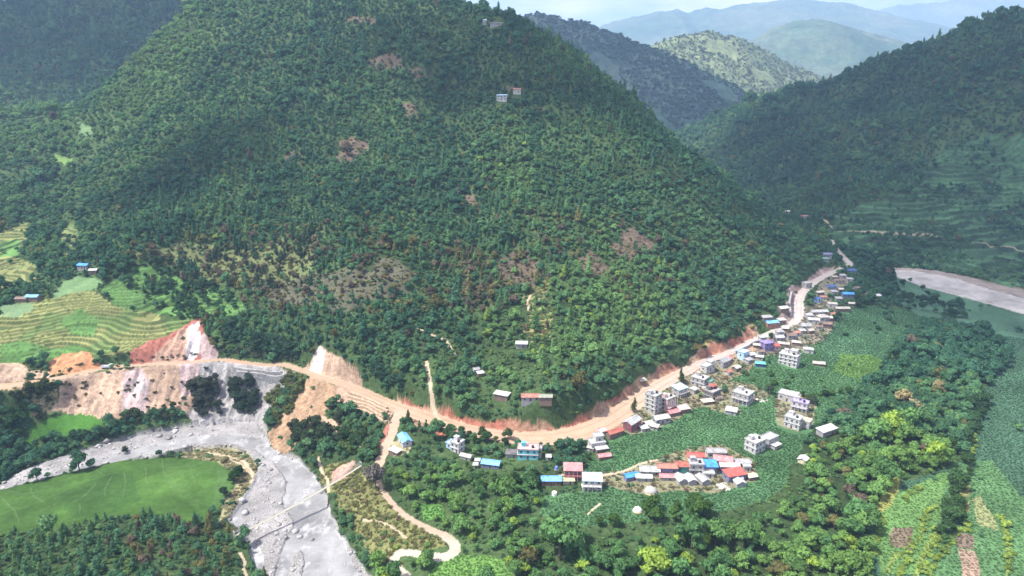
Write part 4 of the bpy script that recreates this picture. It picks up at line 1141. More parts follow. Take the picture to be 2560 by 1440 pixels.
house(1749,963,9,7,6.6,-40,'flat','white','concrete','grey concrete two storey house with a white flat roof by the road',st=2,annex=((5.6,2.2,3.6,5,4.6,'flat','green','plaster'),))
house(1768,925,10,5,4.6,42,'flat','white','white','white flat roofed house squeezed between the road and the concrete house',annex=((3.4,.4,3.6,4,6.2,'flat','white','plaster'),))
house(1779,994,8.4,7,6.2,40,'flat','concrete','dark','dark grey two storey house with a red rooftop room',st=2,annex=((1.6,1.2,3.6,3,8.4,'shed','red','brick'),))
hut(1768,1009,7,3.2,2.3,15,'shed','cream','brown','hut with a cream tilted roof in front of the dark grey house')
hut(1828,1033,6,4.6,2.7,-25,'shed','white','grey','lone white roofed hut at the edge of the maize field')
house(1808,911,8.6,5.5,4,40,'gable','grey','grey','grey roofed roadside house with a red roofed end',annex=((6.0,.2,3.4,5,4,'gable','pink','brown'),))
house(1857,894,6,5,5.2,38,'flat','pale','pale','pale blue flat roofed house beside the road')
hut(1880,893,5.2,3,2.6,15,'shed','white','grey','white roofed shed left of the lilac house, left of two')
hut(1897,897,5,3,2.5,-15,'gable','offwhite','grey','pale roofed shed left of the big white villa')
house(1915,872,7.4,6,6.2,20,'hip','purple','purple','purple two storey house with a hipped purple roof',st=2)
house(1937,875,4.6,4.4,4.6,15,'gable','red','blush','small pink house with a red roof beside the purple house')
hut(1900,915,6,3,2.5,-14,'shed','turq','navy','small turquoise roofed shed in the bushes below the road')
house(1972,910,12,8,8.6,-37,'flat','white','white','big white three storey villa with a stair tower',st=3,annex=((2.2,2,4.4,4,11.4,'flat','white','white'),))
hut(2020,881,6.4,4.4,3,-15,'flat','white','plaster','white flat roofed block right of the white villa')
hut(2046,913,7.4,4.2,1.9,-15,'gable','beige','brown','low brown roofed barn among the crops right of the villa')
house(1856,1004,10,8,7.4,-42,'flat','white','concrete','white roofed two storey house with a scalloped parapet amid the maize',st=2,balcony=True)
house(1970,999,10.6,6.8,4.8,-36,'flat','white','plaster','long white flat roofed house, rear one of the right cluster')
house(1999,1024,9,5,6.2,-34,'flat','lilac','plaster','white and purple two storey house in the right cluster',st=2,balcony=True)
house(1982,1066,8.4,6,7,-40,'flat','white','white','white two storey house with a low cream wing, front of the right cluster',st=2,annex=((4,5,8,4.4,4.4,'flat','cream','plaster'),))
hut(2066,1084,12,4.6,3.6,28,'shed','white','grey','long white roofed barn at the edge of the grove')
hut(2007,1155,4.6,4,2.7,50,'gable','white','cream','small white gabled hut in the trees right of the maize')
house(1886,1124,8.4,7,7,35,'flat','white','white','plain white two storey house with square dark windows in the maize',st=2)
house(1922,1110,8,5.6,5.2,35,'flat','silver','concrete','grey flat roofed building joined behind the plain white house')
hut(1938,1119,5.2,3,2.5,35,'shed','white','grey','small white lean-to at the right end of the grey flat building')
# the tight cluster in the maize
hut(1577,1197,6.6,3.6,2.8,18,'gable','blue','slate','bright blue ridged hut at the left end of the tight cluster')
hut(1609,1200,7.6,3.2,2.3,-4,'barrel','white','grey','white rounded roof shed beside the bright blue hut')
house(1623,1184,9.6,5.5,3.4,-3,'gable','silver','olive','house with a silver ridged metal roof at the left of the cluster')
house(1666,1181,9.6,5,4.6,-2,'gable','rust','slate','house with a long rusty red roof and slate blue front')
house(1707,1177,8,5,4.6,-3,'gable','brick','teal','house with a brick red roof and teal front')
hut(1668,1197,7.6,3.4,2.3,-3,'gable','pink','grey','low shed with a pink striped roof in front of the slate blue house')
hut(1701,1204,6,4.4,2.8,104,'gable','offwhite','grey','cream white gabled shed, leftmost of three in a row')
hut(1725,1205,6,4.2,2.8,100,'gable','white','grey','white gabled shed, middle of three in a row')
hut(1757,1205,6.2,4.2,2.8,106,'gable','silver','grey','white gabled shed, rightmost of three in a row')
house(1738,1180,7,6,6.4,-2,'flat','silver','concrete','bare concrete two storey house in the middle of the cluster',st=2)
house(1738,1152,8.6,4.6,4.4,-3,'gable','red','orange','red roofed house at the back of the tight cluster')
house(1772,1178,7,5.6,4.8,-3,'shed','blue','slate','house with a vivid blue roof in the middle of the cluster')
hut(1770,1191,5.4,3,2.5,-4,'flat','white','plaster','white flat roofed hut in front of the vivid blue roof')
house(1788,1142,9.6,5,4.6,-2,'gable','grey','white','grey roofed house at the top back of the cluster')
house(1806,1162,9,5.6,4.6,-14,'gable','pink','beige','house with a faded pink red roof right of the vivid blue one')
house(1822,1175,9.6,4.6,3.8,-4,'gable','blush','slate','house with a pale pink patched roof above the bright red one')
hut(1855,1165,8,3.2,3,-2,'shed','grey','grey','grey roofed shed at the right back of the cluster')
house(1835,1196,10,5.6,3.8,16,'shed','red','slate','house with a wide bright red roof at the right of the cluster')
hut(1866,1175,3.4,2.6,2.8,0,'flat','white','plaster','tiny white block at the right edge of the cluster')
hut(1848,1212,4.2,4.6,2.5,100,'gable','white','grey','white gabled hut below the bright red roof')
hut(1842,1201,5,3,2.5,-10,'shed','grey','grey','grey lean-to between the red roof and the white gabled hut')
hut(1878,1197,4.6,3,2.5,16,'gable','cream','brown','cream roofed hut at the right lower corner of the cluster')
# up the road
house(1928,816,9.6,5,4.4,12,'gable','sky','rust','bright blue roofed roadside house with orange front')
hut(1916,799,8,4,2.8,15,'shed','grey','brown','grey roofed shed behind the bright blue roadside house')
hut(1953,807,5.6,4,3.2,15,'shed','offwhite','brown','pale roofed shed right of the bright blue roadside house')
for a in ((2012,822,7,6,4,0,'gable','grey','concrete','grey gabled house beside the road, lowest of the grey group'), (2032,808,8,5,4.2,-15,'gable','silver','concrete','silver roofed house in the middle of the grey roadside group'),
          (2056,802,8,6,4.6,10,'hip','beige','concrete','beige hipped roof house at the right of the grey group'), (2040,788,9,5,4.2,4,'gable','grey','plaster','grey ridged house at the back of the grey group'),
          (2066,818,6.4,5,4,-8,'gable','brown','brown','brown roofed house at the lower right of the grey group'), (1946,852,6.4,5,4.2,10,'gable','silver','grey','silver gabled house above the purple house'),
          (1958,866,7.4,4,3.2,-20,'gable','beige','brown','beige roofed house between the purple house and the villa'), (1976,846,6.4,5,3.8,8,'gable','brown','grey','brown roofed house above the white villa'),
          (2080,769,7,5,4.2,-10,'flat','offwhite','plaster','off white flat house right of the upper road'), (2104,778,11.5,4.4,3.6,0,'gable','beige','brown','long beige roofed house at the edge of the dark field'),
          (2118,742,9.4,5,3.8,-5,'gable','blue','slate','vivid blue roofed house on the upper plain'), (2076,723,8.4,5,3.6,5,'gable','navy','grey','navy roofed house right of the upper road'),
          (2040,754,6.4,4.4,3.8,10,'gable','navy','pale','small navy roofed house beside the road curve'), (2048,736,7.4,3.8,3,15,'gable','beige','brown','beige roofed house above the road curve'),
          (2096,707,9.6,5,3.6,5,'gable','brown','beige','long brown roofed house near the top of the village'), (2123,706,5.4,4.4,4.2,-5,'flat','white','plaster','white block house at the top right of the village'),
          (2190,746,6,5,3.6,10,'gable','white','brown','white roofed house alone by the dark grove'), (2171,743,7.4,4.2,3.2,-5,'gable','brown','brown','brown roofed house left of the lone white one'),
          (2016,719,6.6,6,5.2,20,'flat','concrete','concrete','grey concrete house left of the upper road'), (2127,682,8.4,5,3.6,0,'gable','navy','slate','dark blue roofed house at the road elbow'),
          (2067,642,8.4,5,3.8,0,'gable','slate','grey','blue grey roofed house at the far end of the village'), (2063,652,6,4,3,10,'shed','green','grey','pale green roofed house below the blue grey one'),
          (2012,548,9.6,5,5.2,0,'flat','pink','blush','small pink house far off at the forest edge'), (1969,534,6,5,4,10,'shed','white','plaster','small white house far off at the forest edge'),
          (1956,777,8,5,3.4,20,'gable','offwhite','brown','pale roofed house left of the upper road')):
    house(*a)
for i, a in enumerate(((1905,850,5,4,3,12), (1890,868,4.4,3.4,2.6,-10), (1925,858,4.2,3.4,2.8,25), (1948,836,5.4,4,3,5), (1962,826,4.4,3.6,2.8,-15), (1990,838,5,4,3,10), (2005,832,4.4,3.4,2.6,0), (2024,832,5,4,3,20), (2046,822,4.6,3.6,2.8,-10), (2022,795,5.4,4,3.2,8),
    (2070,800,5,4,3,0), (2082,790,4.6,3.6,2.8,12), (2060,785,5.4,4,3,-5), (1990,862,5.6,4.2,3,-20), (1900,884,4.6,3.6,2.6,10), (1870,905,5,3.8,2.6,38), (1840,925,5,3.8,2.8,40), (1820,935,4.4,3.4,2.6,40), (1735,980,4.4,3.4,2.6,40), (1760,975,4.2,3.4,2.4,20), (1795,1000,4.4,3.2,2.4,10),
    (2085,735,5,4,3,0), (2100,728,4.6,3.6,2.8,10), (2058,748,5,4,3,-10), (2106,694,5,4,3,5), (2085,697,4.4,3.4,2.8,-5), (2140,725,5,4,3,8), (2096,752,5,4,3,0), (2128,764,5,3.6,2.8,-8))):
    rf = ('silver', 'beige', 'brown', 'grey', 'offwhite', 'rust')[i % 6]
    near = 'along the upper village road' if a[1] < 800 else ('between the purple house and the grey roadside group' if a[0] > 1880 else 'in the yards of the roadside houses')
    tag(hut(*a, 'gable' if i % 3 else 'shed', rf, ('concrete', 'brown', 'plaster')[i % 3], 'small hut with %s roof %s' % ({'silver': 'a silver metal', 'beige': 'a beige', 'brown': 'a dark brown', 'grey': 'a grey', 'offwhite': 'a pale', 'rust': 'a rusty'}[rf], near)), group='small huts of the village')

# ------------------------------------------------------------------ tanks, stacks, bridge, walls, vehicles
t = thing('water_tank', 'blue drum water tank on a stand above the blue roofed house', 'water tank', spot(1391, 1182)); CLEAR.append((t.location.x, t.location.y, 1.5))
bm = bmesh.new(); lathe(bm, [(.75, 2.0), (.8, 2.1), (.8, 3.2), (.6, 3.45), (.3, 3.5)]); make('drum', bm, [plain_mat('blue_plastic_mat', (.12, .2, .55))], t)
bm = bmesh.new(); bx(bm, -.9, -.9, 1.85, .9, .9, 1.99)
for sx in (-.75, .75):
    for sy in (-.75, .75): bx(bm, sx - .08, sy - .08, -.5, sx + .08, sy + .08, 1.848)
make('stand', bm, [wall_mat('concrete')], t)
t = thing('water_tank', 'round white water tank in the bushes below the blue roofed house', 'water tank', spot(1386, 1237)); CLEAR.append((t.location.x, t.location.y, 1.5))
bm = bmesh.new(); lathe(bm, [(1.2, -.5), (1.2, 1.3), (.9, 1.6), (.3, 1.7)]); make('drum', bm, [plain_mat('white_plastic_mat', (.75, .75, .74))], t)
bm = bmesh.new(); lathe(bm, [(.28, 1.69), (.28, 1.82), (.1, 1.85)]); make('lid', bm, [plain_mat('white_plastic_mat', (.75, .75, .74))], t)
def stack(u, v, r, h, c, label):
    x, y, z = spot(u, v); CLEAR.append((x, y, r))
    q = np.random.default_rng(int(u)); V, F = ICO2
    V = V * (1 + q.uniform(-.07, .07, (len(V), 1))) * [r, r * .85, h]; V[:, 2] = np.maximum(V[:, 2], -.3)
    o = thing('haystack', label, 'haystack', (x, y, z))
    me = np_mesh('cover', V, F, True); me.materials.append(plain_mat('cover_%d_mat' % u, c, .7)); link(bpy.data.objects.new('cover', me), o)
    bm = bmesh.new(); lathe(bm, [(r * .92, -.6), (r * .98, .25), (r * .8, .5)]); make('hay', bm, [plain_mat('hay_mat', (.38, .32, .18), .95)], o)
stack(1594, 1278, 2.3, 2.2, (.72, .72, .69), 'white covered rounded haystack at the lower maize edge')
stack(1626, 1231, 3.2, 3.0, (.40, .39, .36), 'big grey dome shaped haystack below the cluster')

# suspended footbridge over the river
A, B = Vector(spot(903, 1170)), Vector(spot(588, 1356))
A.z += 1.2; B.z += 3.0
root = thing('footbridge', 'long thin suspended footbridge across the grey river', 'bridge', A)
def bp(t, dz=0): p = A.lerp(B, t); return Vector((p.x, p.y, p.z - 10 * t * (1 - t) * .55 + dz)) - A
side = (B - A).cross(Vector((0, 0, 1))).normalized() * .55
M_DECK, M_STEEL = plain_mat('bridge_deck_mat', (.40, .38, .30)), plain_mat('steel_mat', (.42, .42, .42), .5, .4)
def strip(fa, fb, fc, fd, n, mat, name):
    bm = bmesh.new(); R = []
    for i in range(n + 1):
        t = i / n; R.append([bm.verts.new(f(t)) for f in (fa, fb, fc, fd)])
    for a, b in zip(R[:-1], R[1:]):
        for k in range(4): bm.faces.new((a[k], a[(k + 1) % 4], b[(k + 1) % 4], b[k]))
    bm.faces.new(R[0][::-1]); bm.faces.new(R[-1])
    return make(name, bm, [mat], root)
strip(lambda t: bp(t) - side, lambda t: bp(t) + side, lambda t: bp(t, .16) + side, lambda t: bp(t, .16) - side, 40, M_DECK, 'deck')
for s in (-1, 1):
    def cab(t, o, z): return bp(t, 1.1 + 1.2 * (2 * t - 1) ** 2 + z) + side * s * 1.05 + side.normalized() * o
    strip(lambda t: cab(t, -.05, 0), lambda t: cab(t, .05, 0), lambda t: cab(t, .05, .1), lambda t: cab(t, -.05, .1), 40, M_STEEL, 'cable')
    strip(lambda t: bp(t, 1.0) + side * s - side * .04, lambda t: bp(t, 1.0) + side * s + side * .04, lambda t: bp(t, 1.07) + side * s + side * .04, lambda t: bp(t, 1.07) + side * s - side * .04, 40, M_STEEL, 'handrail')
for t_ in (0.0, 1.0):
    bm = bmesh.new(); c = bp(t_)
    for s in (-1, 1):
        q = c + side * s * 1.1; bx(bm, q.x - .18, q.y - .18, q.z - 4, q.x + .18, q.y + .18, q.z + 2.4)
    q0, q1 = c - side * 1.1, c + side * 1.1
    slab_from(bm, [q0 + Vector((0, -.14, 2.3)), q1 + Vector((0, -.14, 2.3)), q1 + Vector((0, .14, 2.3)), q0 + Vector((0, .14, 2.3))], .3)
    make('pylon', bm, [M_STEEL], root)

# masonry walls that hold the road
def stone_wall(pix, h, th, mat, label, name='retaining_wall', off=0.0):
    x, y, z = spots([p[0] for p in pix], [p[1] for p in pix])
    P = []
    for i in range(len(x) - 1):
        m = max(2, int(math.hypot(x[i + 1] - x[i], y[i + 1] - y[i]) / 1.5))
        for k in range(m): P.append((x[i] + (x[i + 1] - x[i]) * k / m, y[i] + (y[i + 1] - y[i]) * k / m))
    P.append((x[-1], y[-1])); P = np.array(P)
    zz = ground(P[:, 0], P[:, 1]); ker = np.ones(7) / 7
    zz = np.convolve(np.pad(zz, 3, mode='edge'), ker, 'valid')
    T = np.gradient(P, axis=0); T /= np.linalg.norm(T, axis=1, keepdims=True); Nn = np.stack([-T[:, 1], T[:, 0]], 1) * th / 2
    bm = bmesh.new(); R = []
    for i in range(len(P)):
        a, b = P[i] - Nn[i], P[i] + Nn[i]
        R.append([bm.verts.new((a[0], a[1], zz[i] - 3)), bm.verts.new((b[0], b[1], zz[i] - 3)), bm.verts.new((b[0], b[1], zz[i] + h)), bm.verts.new((a[0], a[1], zz[i] + h))])
    for a, b in zip(R[:-1], R[1:]):
        for k in range(4): bm.faces.new((a[k], a[(k + 1) % 4], b[(k + 1) % 4], b[k]))
    bm.faces.new(R[0][::-1]); bm.faces.new(R[-1])
    return tag(make(name, bm, [mat]), label, 'retaining wall')
def masonry(name, c):
    t = NT(name)
    b = t.n('ShaderNodeTexVoronoi', Scale=1.1); t.l(t.coord(), b.inputs['Vector'])
    col = t.mul(t.mul(rgbn(t, c), t.ramp(b.outputs['Color'], [(0, .6), (1, 1.2)])), t.ramp(t.noise(.4, 4), [(.3, .8), (.7, 1.15)]))
    t.bsdf(col, .9, .2, b.outputs['Distance'], .6, .2); return t.m
M_GAB, M_GABT = masonry('grey_gabion_mat', (.33, .32, .315)), masonry('tan_gabion_mat', (.44, .33, .23))
stone_wall([(585,921),(620,927),(660,931),(705,930)], 1.2, 1.4, M_GAB, 'grey gabion wall right under the road, upper of the two grey tiers')
stone_wall([(592,938),(630,944),(670,947),(712,943)], 2.6, 1.6, M_GAB, 'grey gabion wall holding the slope below the road, lower grey tier')
for k, w_ in enumerate(('topmost', 'second', 'third', 'fourth', 'lowest')):
    o = 9 * k
    stone_wall([(872 - k, 982 + o), (905, 992 + o), (940, 1008 + o), (968 + k * 2, 1022 + o)], 1.0, 1.6, M_GABT, w_ + ' of five stepped tan gabion walls below the road fork')
stone_wall([(1975,795),(1972,765),(1978,735)], 3.6, 1.4, M_GAB, 'tall grey retaining wall on the hill side of the upper road')
stone_wall([(1838,886),(1870,870),(1902,856)], 2.2, 1.0, wall_mat('concrete'), 'concrete retaining wall on the village side of the road')

def wheel(bm, x, y, r, w, mi):
    seg = 12; V = []
    for s in (-w / 2, w / 2): V.append([bm.verts.new((x + r * math.cos(2 * math.pi * k / seg), y + s, r + r * math.sin(2 * math.pi * k / seg))) for k in range(seg)])
    for k in range(seg): bm.faces.new((V[0][k], V[0][(k + 1) % seg], V[1][(k + 1) % seg], V[1][k])).material_index = mi
    bm.faces.new(V[0][::-1]); bm.faces.new(V[1])
x, y, z = spot(269, 921)
t = thing('truck', 'small white truck on the dirt road at the left', 'truck', (x, y, z + .05), math.radians(8))
M_TW, M_TY, M_GL = plain_mat('truck_paint_mat', (.72, .7, .76), .35, .5), plain_mat('tyre_mat', (.03, .03, .03), .9), MATS['window_glass_mat']
bm = bmesh.new(); poly(bm, [(1.5,-1.05,.7),(3.3,-1.05,.7),(3.3,-1.05,1.7),(2.9,-1.05,2.6),(1.5,-1.05,2.6),(1.5,1.05,.7),(3.3,1.05,.7),(3.3,1.05,1.7),(2.9,1.05,2.6),(1.5,1.05,2.6)],
     [(0,1,2,3,4),(9,8,7,6,5),(0,5,6,1),(1,6,7,2),(2,7,8,3),(3,8,9,4),(4,9,5,0)]); make('cab', bm, [M_TW], t)
bm = bmesh.new(); bx(bm, -3.3, -1.15, .95, 1.4, 1.15, 1.15); bx(bm, -3.3, -1.15, 1.152, 1.4, -1.05, 1.9); bx(bm, -3.3, 1.05, 1.152, 1.4, 1.15, 1.9); bx(bm, 1.3, -1.05, 1.152, 1.4, 1.05, 2.5); bx(bm, -3.3, -1.05, 1.152, -3.2, 1.05, 1.9); make('cargo_bed', bm, [M_TW], t)
bm = bmesh.new(); bx(bm, -3.1, -.5, .6, 3.1, .5, .69); make('chassis', bm, [M_TY], t)
for wx in (-2.2, 2.3):
    for wy in (-.95, .95):
        bm = bmesh.new(); wheel(bm, wx, wy, .48, .32, 0); make('wheel', bm, [M_TY], t)
bm = bmesh.new(); poly(bm, [(3.31,-.9,1.75),(3.31,.9,1.75),(2.93,.9,2.52),(2.93,-.9,2.52),(3.35,-.9,1.75),(3.35,.9,1.75),(2.97,.9,2.52),(2.97,-.9,2.52)], [(4,5,6,7),(0,3,2,1),(0,1,5,4),(1,2,6,5),(2,3,7,6),(3,0,4,7)]); make('windscreen', bm, [M_GL], t)
for sy in (-1, 1):
    bm = bmesh.new(); bx(bm, 1.8, sy * 1.06 - .015, 1.7, 2.75, sy * 1.06 + .015, 2.4); make('side_window', bm, [M_GL], t)
    bm = bmesh.new(); bx(bm, 3.302, sy * .75 - .18, .95, 3.36, sy * .75 + .18, 1.2); make('headlight', bm, [plain_mat('lamp_glass_mat', (.7, .7, .65), .2, .6)], t)
x, y, z = spot(150, 938)
t = thing('excavator', 'dark excavator working on the bare earth beside the left road', 'excavator', (x, y, z), math.radians(60))
M_EX = plain_mat('excavator_paint_mat', (.34, .26, .1), .5, .4)
for sy in (-.95, .95):
    bm = bmesh.new(); poly(bm, [(px, sy - .28, pz) for px, pz in ((-1.6,.4),(-1.2,0),(1.2,0),(1.6,.4),(1.2,.8),(-1.2,.8))] + [(px, sy + .28, pz) for px, pz in ((-1.6,.4),(-1.2,0),(1.2,0),(1.6,.4),(1.2,.8),(-1.2,.8))],
        [(0,1,2,3,4,5),(11,10,9,8,7,6)] + [(i, 6 + i, 6 + (i + 1) % 6, (i + 1) % 6) for i in range(6)]); make('track', bm, [M_TY], t)
bm = bmesh.new(); bx(bm, -1.8, -1.1, .85, 1.1, 1.1, 1.9); make('body', bm, [M_EX], t)
bm = bmesh.new(); bx(bm, -.2, .1, 1.902, 1.1, 1.05, 2.9); make('cab', bm, [M_GL], t)
def limb(p, q, w, name):
    bm = bmesh.new(); p, q = Vector(p), Vector(q); n = (q - p).cross(Vector((0, 1, 0))).normalized() * w; s = Vector((0, w * .8, 0))
    poly(bm, [p - n - s, p + n - s, p + n + s, p - n + s, q - n * .7 - s, q + n * .7 - s, q + n * .7 + s, q - n * .7 + s], [(0,1,2,3),(7,6,5,4),(0,4,5,1),(1,5,6,2),(2,6,7,3),(3,7,4,0)]); make(name, bm, [M_EX], t)
limb((1.0, -.3, 1.5), (3.6, -.3, 4.0), .28, 'boom'); limb((3.6, -.3, 4.0), (5.0, -.3, 1.6), .22, 'arm')
bm = bmesh.new(); poly(bm, [(px, sy, pz) for sy in (-.8, .2) for px, pz in ((4.7,1.6),(5.3,1.6),(5.6,.9),(5.0,.6),(4.5,1.0))], [(0,1,2,3,4),(9,8,7,6,5)] + [(i, 5 + i, 5 + (i + 1) % 5, (i + 1) % 5) for i in range(5)]); make('bucket', bm, [M_TY], t)

# ------------------------------------------------------------------ vegetation: build it
ok = np.ones(N, bool)
for (cx, cy, cr) in CLEAR:
    d = np.hypot(SX - cx, SY - cy)
    ok &= d > cr + size * .32
    # nothing tall right in front of a house
    ux, uy = -cx / math.hypot(cx, cy), -cy / math.hypot(cx, cy)
    al = (SX - cx) * ux + (SY - cy) * uy; ac = np.abs((SX - cx) * uy - (SY - cy) * ux)
    blk = (al > 0) & (al < cr + 9) & (ac < cr + 1.0)
    size = np.where(blk, np.minimum(size, 1.0 + np.maximum(al - cr, 0) * .28), size)
SX, SY, SZ, SU, SV, SD, size, kind, tint, yaw, tall, pick, near_wood, grove, lowleft = [a[ok] for a in (SX, SY, SZ, SU, SV, SD, size, kind, tint, yaw, tall, pick, near_wood, grove, lowleft)]
KN = ['broadleaf_tree', 'pine_tree', 'bush']
inframe = (SU > 0) & (SU < 2560) & (SV > 20) & (SV < 1470)
app = size / SD
single = np.zeros(N, bool)[:len(SX)]
LIMIT = [300, 160, 200]
for k in range(3):
    c = np.where((kind == k) & inframe & ~hidden(SX, SY, 2.0))[0]
    single[c[np.argsort(-app[c])][:LIMIT[k]]] = True
def wordy(t):
    r, gg, b = t
    if r > gg * 1.05: return 'brown'
    if r > .085 and gg < r * 1.25: return 'olive brown'
    if gg > .15: return 'lime green'
    if gg > .105: return 'bright green'
    if gg > .075: return 'mid green'
    return 'dark green'
def whereabouts(i):
    u, v = SU[i], SV[i]
    if u < 700 and v > 1270: return 'in the wood at the bottom left corner', 'trees of the bottom left wood'
    if u < 330 and v > 940 and v < 1270: return 'on the river bank under the left road', 'trees on the left river bank'
    if u < 700 and v > 1100: return 'at the edge of the rice field in the river bend', 'trees round the river bend field'
    if u < 970 and v > 900: return 'on the eroded slope between the road and the river', 'trees on the eroded river slope'
    if u < 1350 and v > 1240: return 'in the wood beside the winding lane', 'trees beside the winding lane'
    if u < 2250 and v > 1200: return 'in the sunny wood below the village', 'trees of the wood below the village'
    if u > 2150 and v > 1150: return 'between the fields in the bottom right', 'trees between the bottom right fields'
    if u > 2000 and v > 640: return 'in the dark grove right of the village', 'trees of the grove right of the village'
    if u > 1000 and v > 1040: return 'among the village houses below the road', 'trees among the village houses'
    if u > 1500 and v > 850: return 'around the roadside houses', 'trees around the roadside houses'
    if u < 620: return 'on the terraced slope at the left', 'trees on the left terraces'
    return 'on the foot of the big hill above the road', 'trees at the foot of the big hill'
NOUN = ['broadleaf tree', 'slender tall tree', 'bush']
CATS = ['tree', 'tree', 'bush']
def plant(k, mesh, x, y, z, s, h, yw, col, label, group):
    root = bpy.data.objects.new(KN[k], None); link(root)
    root.location = (x, y, z); root.rotation_euler = (0, 0, yw); root.scale = (s, s, s * h)
    root.empty_display_size = .3
    tag(root, label, CATS[k], group)
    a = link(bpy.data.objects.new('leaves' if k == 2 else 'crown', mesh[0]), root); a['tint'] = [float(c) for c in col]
    link(bpy.data.objects.new('stem' if k == 2 else 'trunk', mesh[1]), root)
    return root
SRC = {}
med = np.median(size[single])
for i in np.where(single)[0]:
    k = int(kind[i]); vs = KIND[KN[k]]; m = vs[int(pick[i]) % len(vs)]
    wh, grp = whereabouts(i)
    sz = 'large ' if size[i] > med * 1.25 else ('small ' if size[i] < med * .75 else '')
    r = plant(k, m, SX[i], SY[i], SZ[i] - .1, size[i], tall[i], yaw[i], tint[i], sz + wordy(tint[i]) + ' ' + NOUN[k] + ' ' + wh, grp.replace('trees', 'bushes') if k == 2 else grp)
    SRC.setdefault((k, int(pick[i]) % len(vs)), r)
def stuff(name, P, yw, sz, tn, pk, protos, label, cat, shapes=None, mat=None):
    """one object of many plants (or stones): its mesh holds the places, geometry nodes set a shape on each;
    the shapes are either real trees of the scene (protos) or stored in the same mesh (shapes)"""
    P = np.asarray(P, np.float32)
    V, F, own = P, [], np.zeros(len(P), np.int32)
    for k, (sv, sf) in enumerate(shapes or []):
        F.append(np.asarray(sf) + len(V)); V = np.concatenate([V, sv]); own = np.r_[own, np.full(len(sv), k + 1)]
    pad = lambda a: np.concatenate([np.asarray(a), np.zeros((len(V) - len(P),) + np.asarray(a).shape[1:])])
    if F: me = np_mesh(name, V, np.concatenate(F), False); me.materials.append(mat)
    else:
        me = bpy.data.meshes.new(name); me.vertices.add(len(V)); me.vertices.foreach_set('co', V.ravel())
    for nm, ty, arr in (('yaw', 'FLOAT', pad(yw)), ('pick', 'INT', pad(pk)), ('own', 'INT', own)):
        me.attributes.new(nm, ty, 'POINT').data.foreach_set('value', np.asarray(arr, np.int32 if ty == 'INT' else np.float32))
    for nm, arr in (('size', sz), ('tint', tn)):
        me.attributes.new(nm, 'FLOAT_VECTOR', 'POINT').data.foreach_set('vector', np.asarray(pad(arr), np.float32).ravel())
    o = link(bpy.data.objects.new(name, me))
    tag(o, label, cat, None, 'stuff')
    ng = bpy.data.node_groups.new(name, 'GeometryNodeTree')
    ng.interface.new_socket('Geometry', in_out='INPUT', socket_type='NodeSocketGeometry')
    ng.interface.new_socket('Geometry', in_out='OUTPUT', socket_type='NodeSocketGeometry')
    nd = ng.nodes; L = ng.links.new
    gi, go = nd.new('NodeGroupInput'), nd.new('NodeGroupOutput')
    def attr(nm, ty):
        a = nd.new('GeometryNodeInputNamedAttribute'); a.data_type = ty; a.inputs['Name'].default_value = nm
        return [s for s in a.outputs if s.enabled and s.name == 'Attribute'][0]
    def part(k):
        c = nd.new('FunctionNodeCompare'); c.data_type = 'INT'; c.operation = 'EQUAL'
        L(attr('own', 'INT'), [i for i in c.inputs if i.enabled and i.name == 'A'][0])
        [i for i in c.inputs if i.enabled and i.name == 'B'][0].default_value = k
        sg = nd.new('GeometryNodeSeparateGeometry'); L(gi.outputs[0], sg.inputs['Geometry']); L(c.outputs[0], sg.inputs['Selection'])
        return sg.outputs[0]
    j = nd.new('GeometryNodeJoinGeometry')
    for pr in protos:
        jj = nd.new('GeometryNodeJoinGeometry')
        for ob in pr:
            oi = nd.new('GeometryNodeObjectInfo'); oi.inputs['Object'].default_value = ob; oi.transform_space = 'ORIGINAL'
            L(oi.outputs['Geometry'], jj.inputs[0])
        ti = nd.new('GeometryNodeGeometryToInstance'); L(jj.outputs[0], ti.inputs[0]); L(ti.outputs[0], j.inputs[0])
    for k in range(len(shapes or [])):
        ti = nd.new('GeometryNodeGeometryToInstance'); L(part(k + 1), ti.inputs[0]); L(ti.outputs[0], j.inputs[0])
    ip = nd.new('GeometryNodeInstanceOnPoints')
    L(part(0), ip.inputs['Points']); L(j.outputs[0], ip.inputs['Instance'])
    ip.inputs['Pick Instance'].default_value = True
    cx = nd.new('ShaderNodeCombineXYZ'); L(attr('yaw', 'FLOAT'), cx.inputs['Z'])
    L(attr('pick', 'INT'), ip.inputs['Instance Index']); L(cx.outputs[0], ip.inputs['Rotation']); L(attr('size', 'FLOAT_VECTOR'), ip.inputs['Scale'])
    L(ip.outputs[0], go.inputs[0])
    o.modifiers.new('plants', 'NODES').node_group = ng
    return o
def tree_stuff(name, k, m, label, cat):
    if not m.any(): return
    protos = [list(SRC[(k, q)].children) for q in range(len(KIND[KN[k]])) if (k, q) in SRC]
    s3 = np.stack([size[m], size[m], size[m] * tall[m]], 1)
    P = np.stack([SX[m], SY[m], SZ[m] - .15], 1)
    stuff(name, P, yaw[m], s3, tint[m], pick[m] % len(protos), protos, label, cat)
rest = ~single
farm = SD > 1020
tree_stuff('broadleaf_forest', 0, rest & (kind == 0) & ~farm, 'dense mixed green broadleaf forest covering the big hill and the valley', 'forest')
tree_stuff('pine_forest', 1, rest & (kind == 1) & ~farm, 'slender tall trees growing through the forest of the big hill', 'forest')
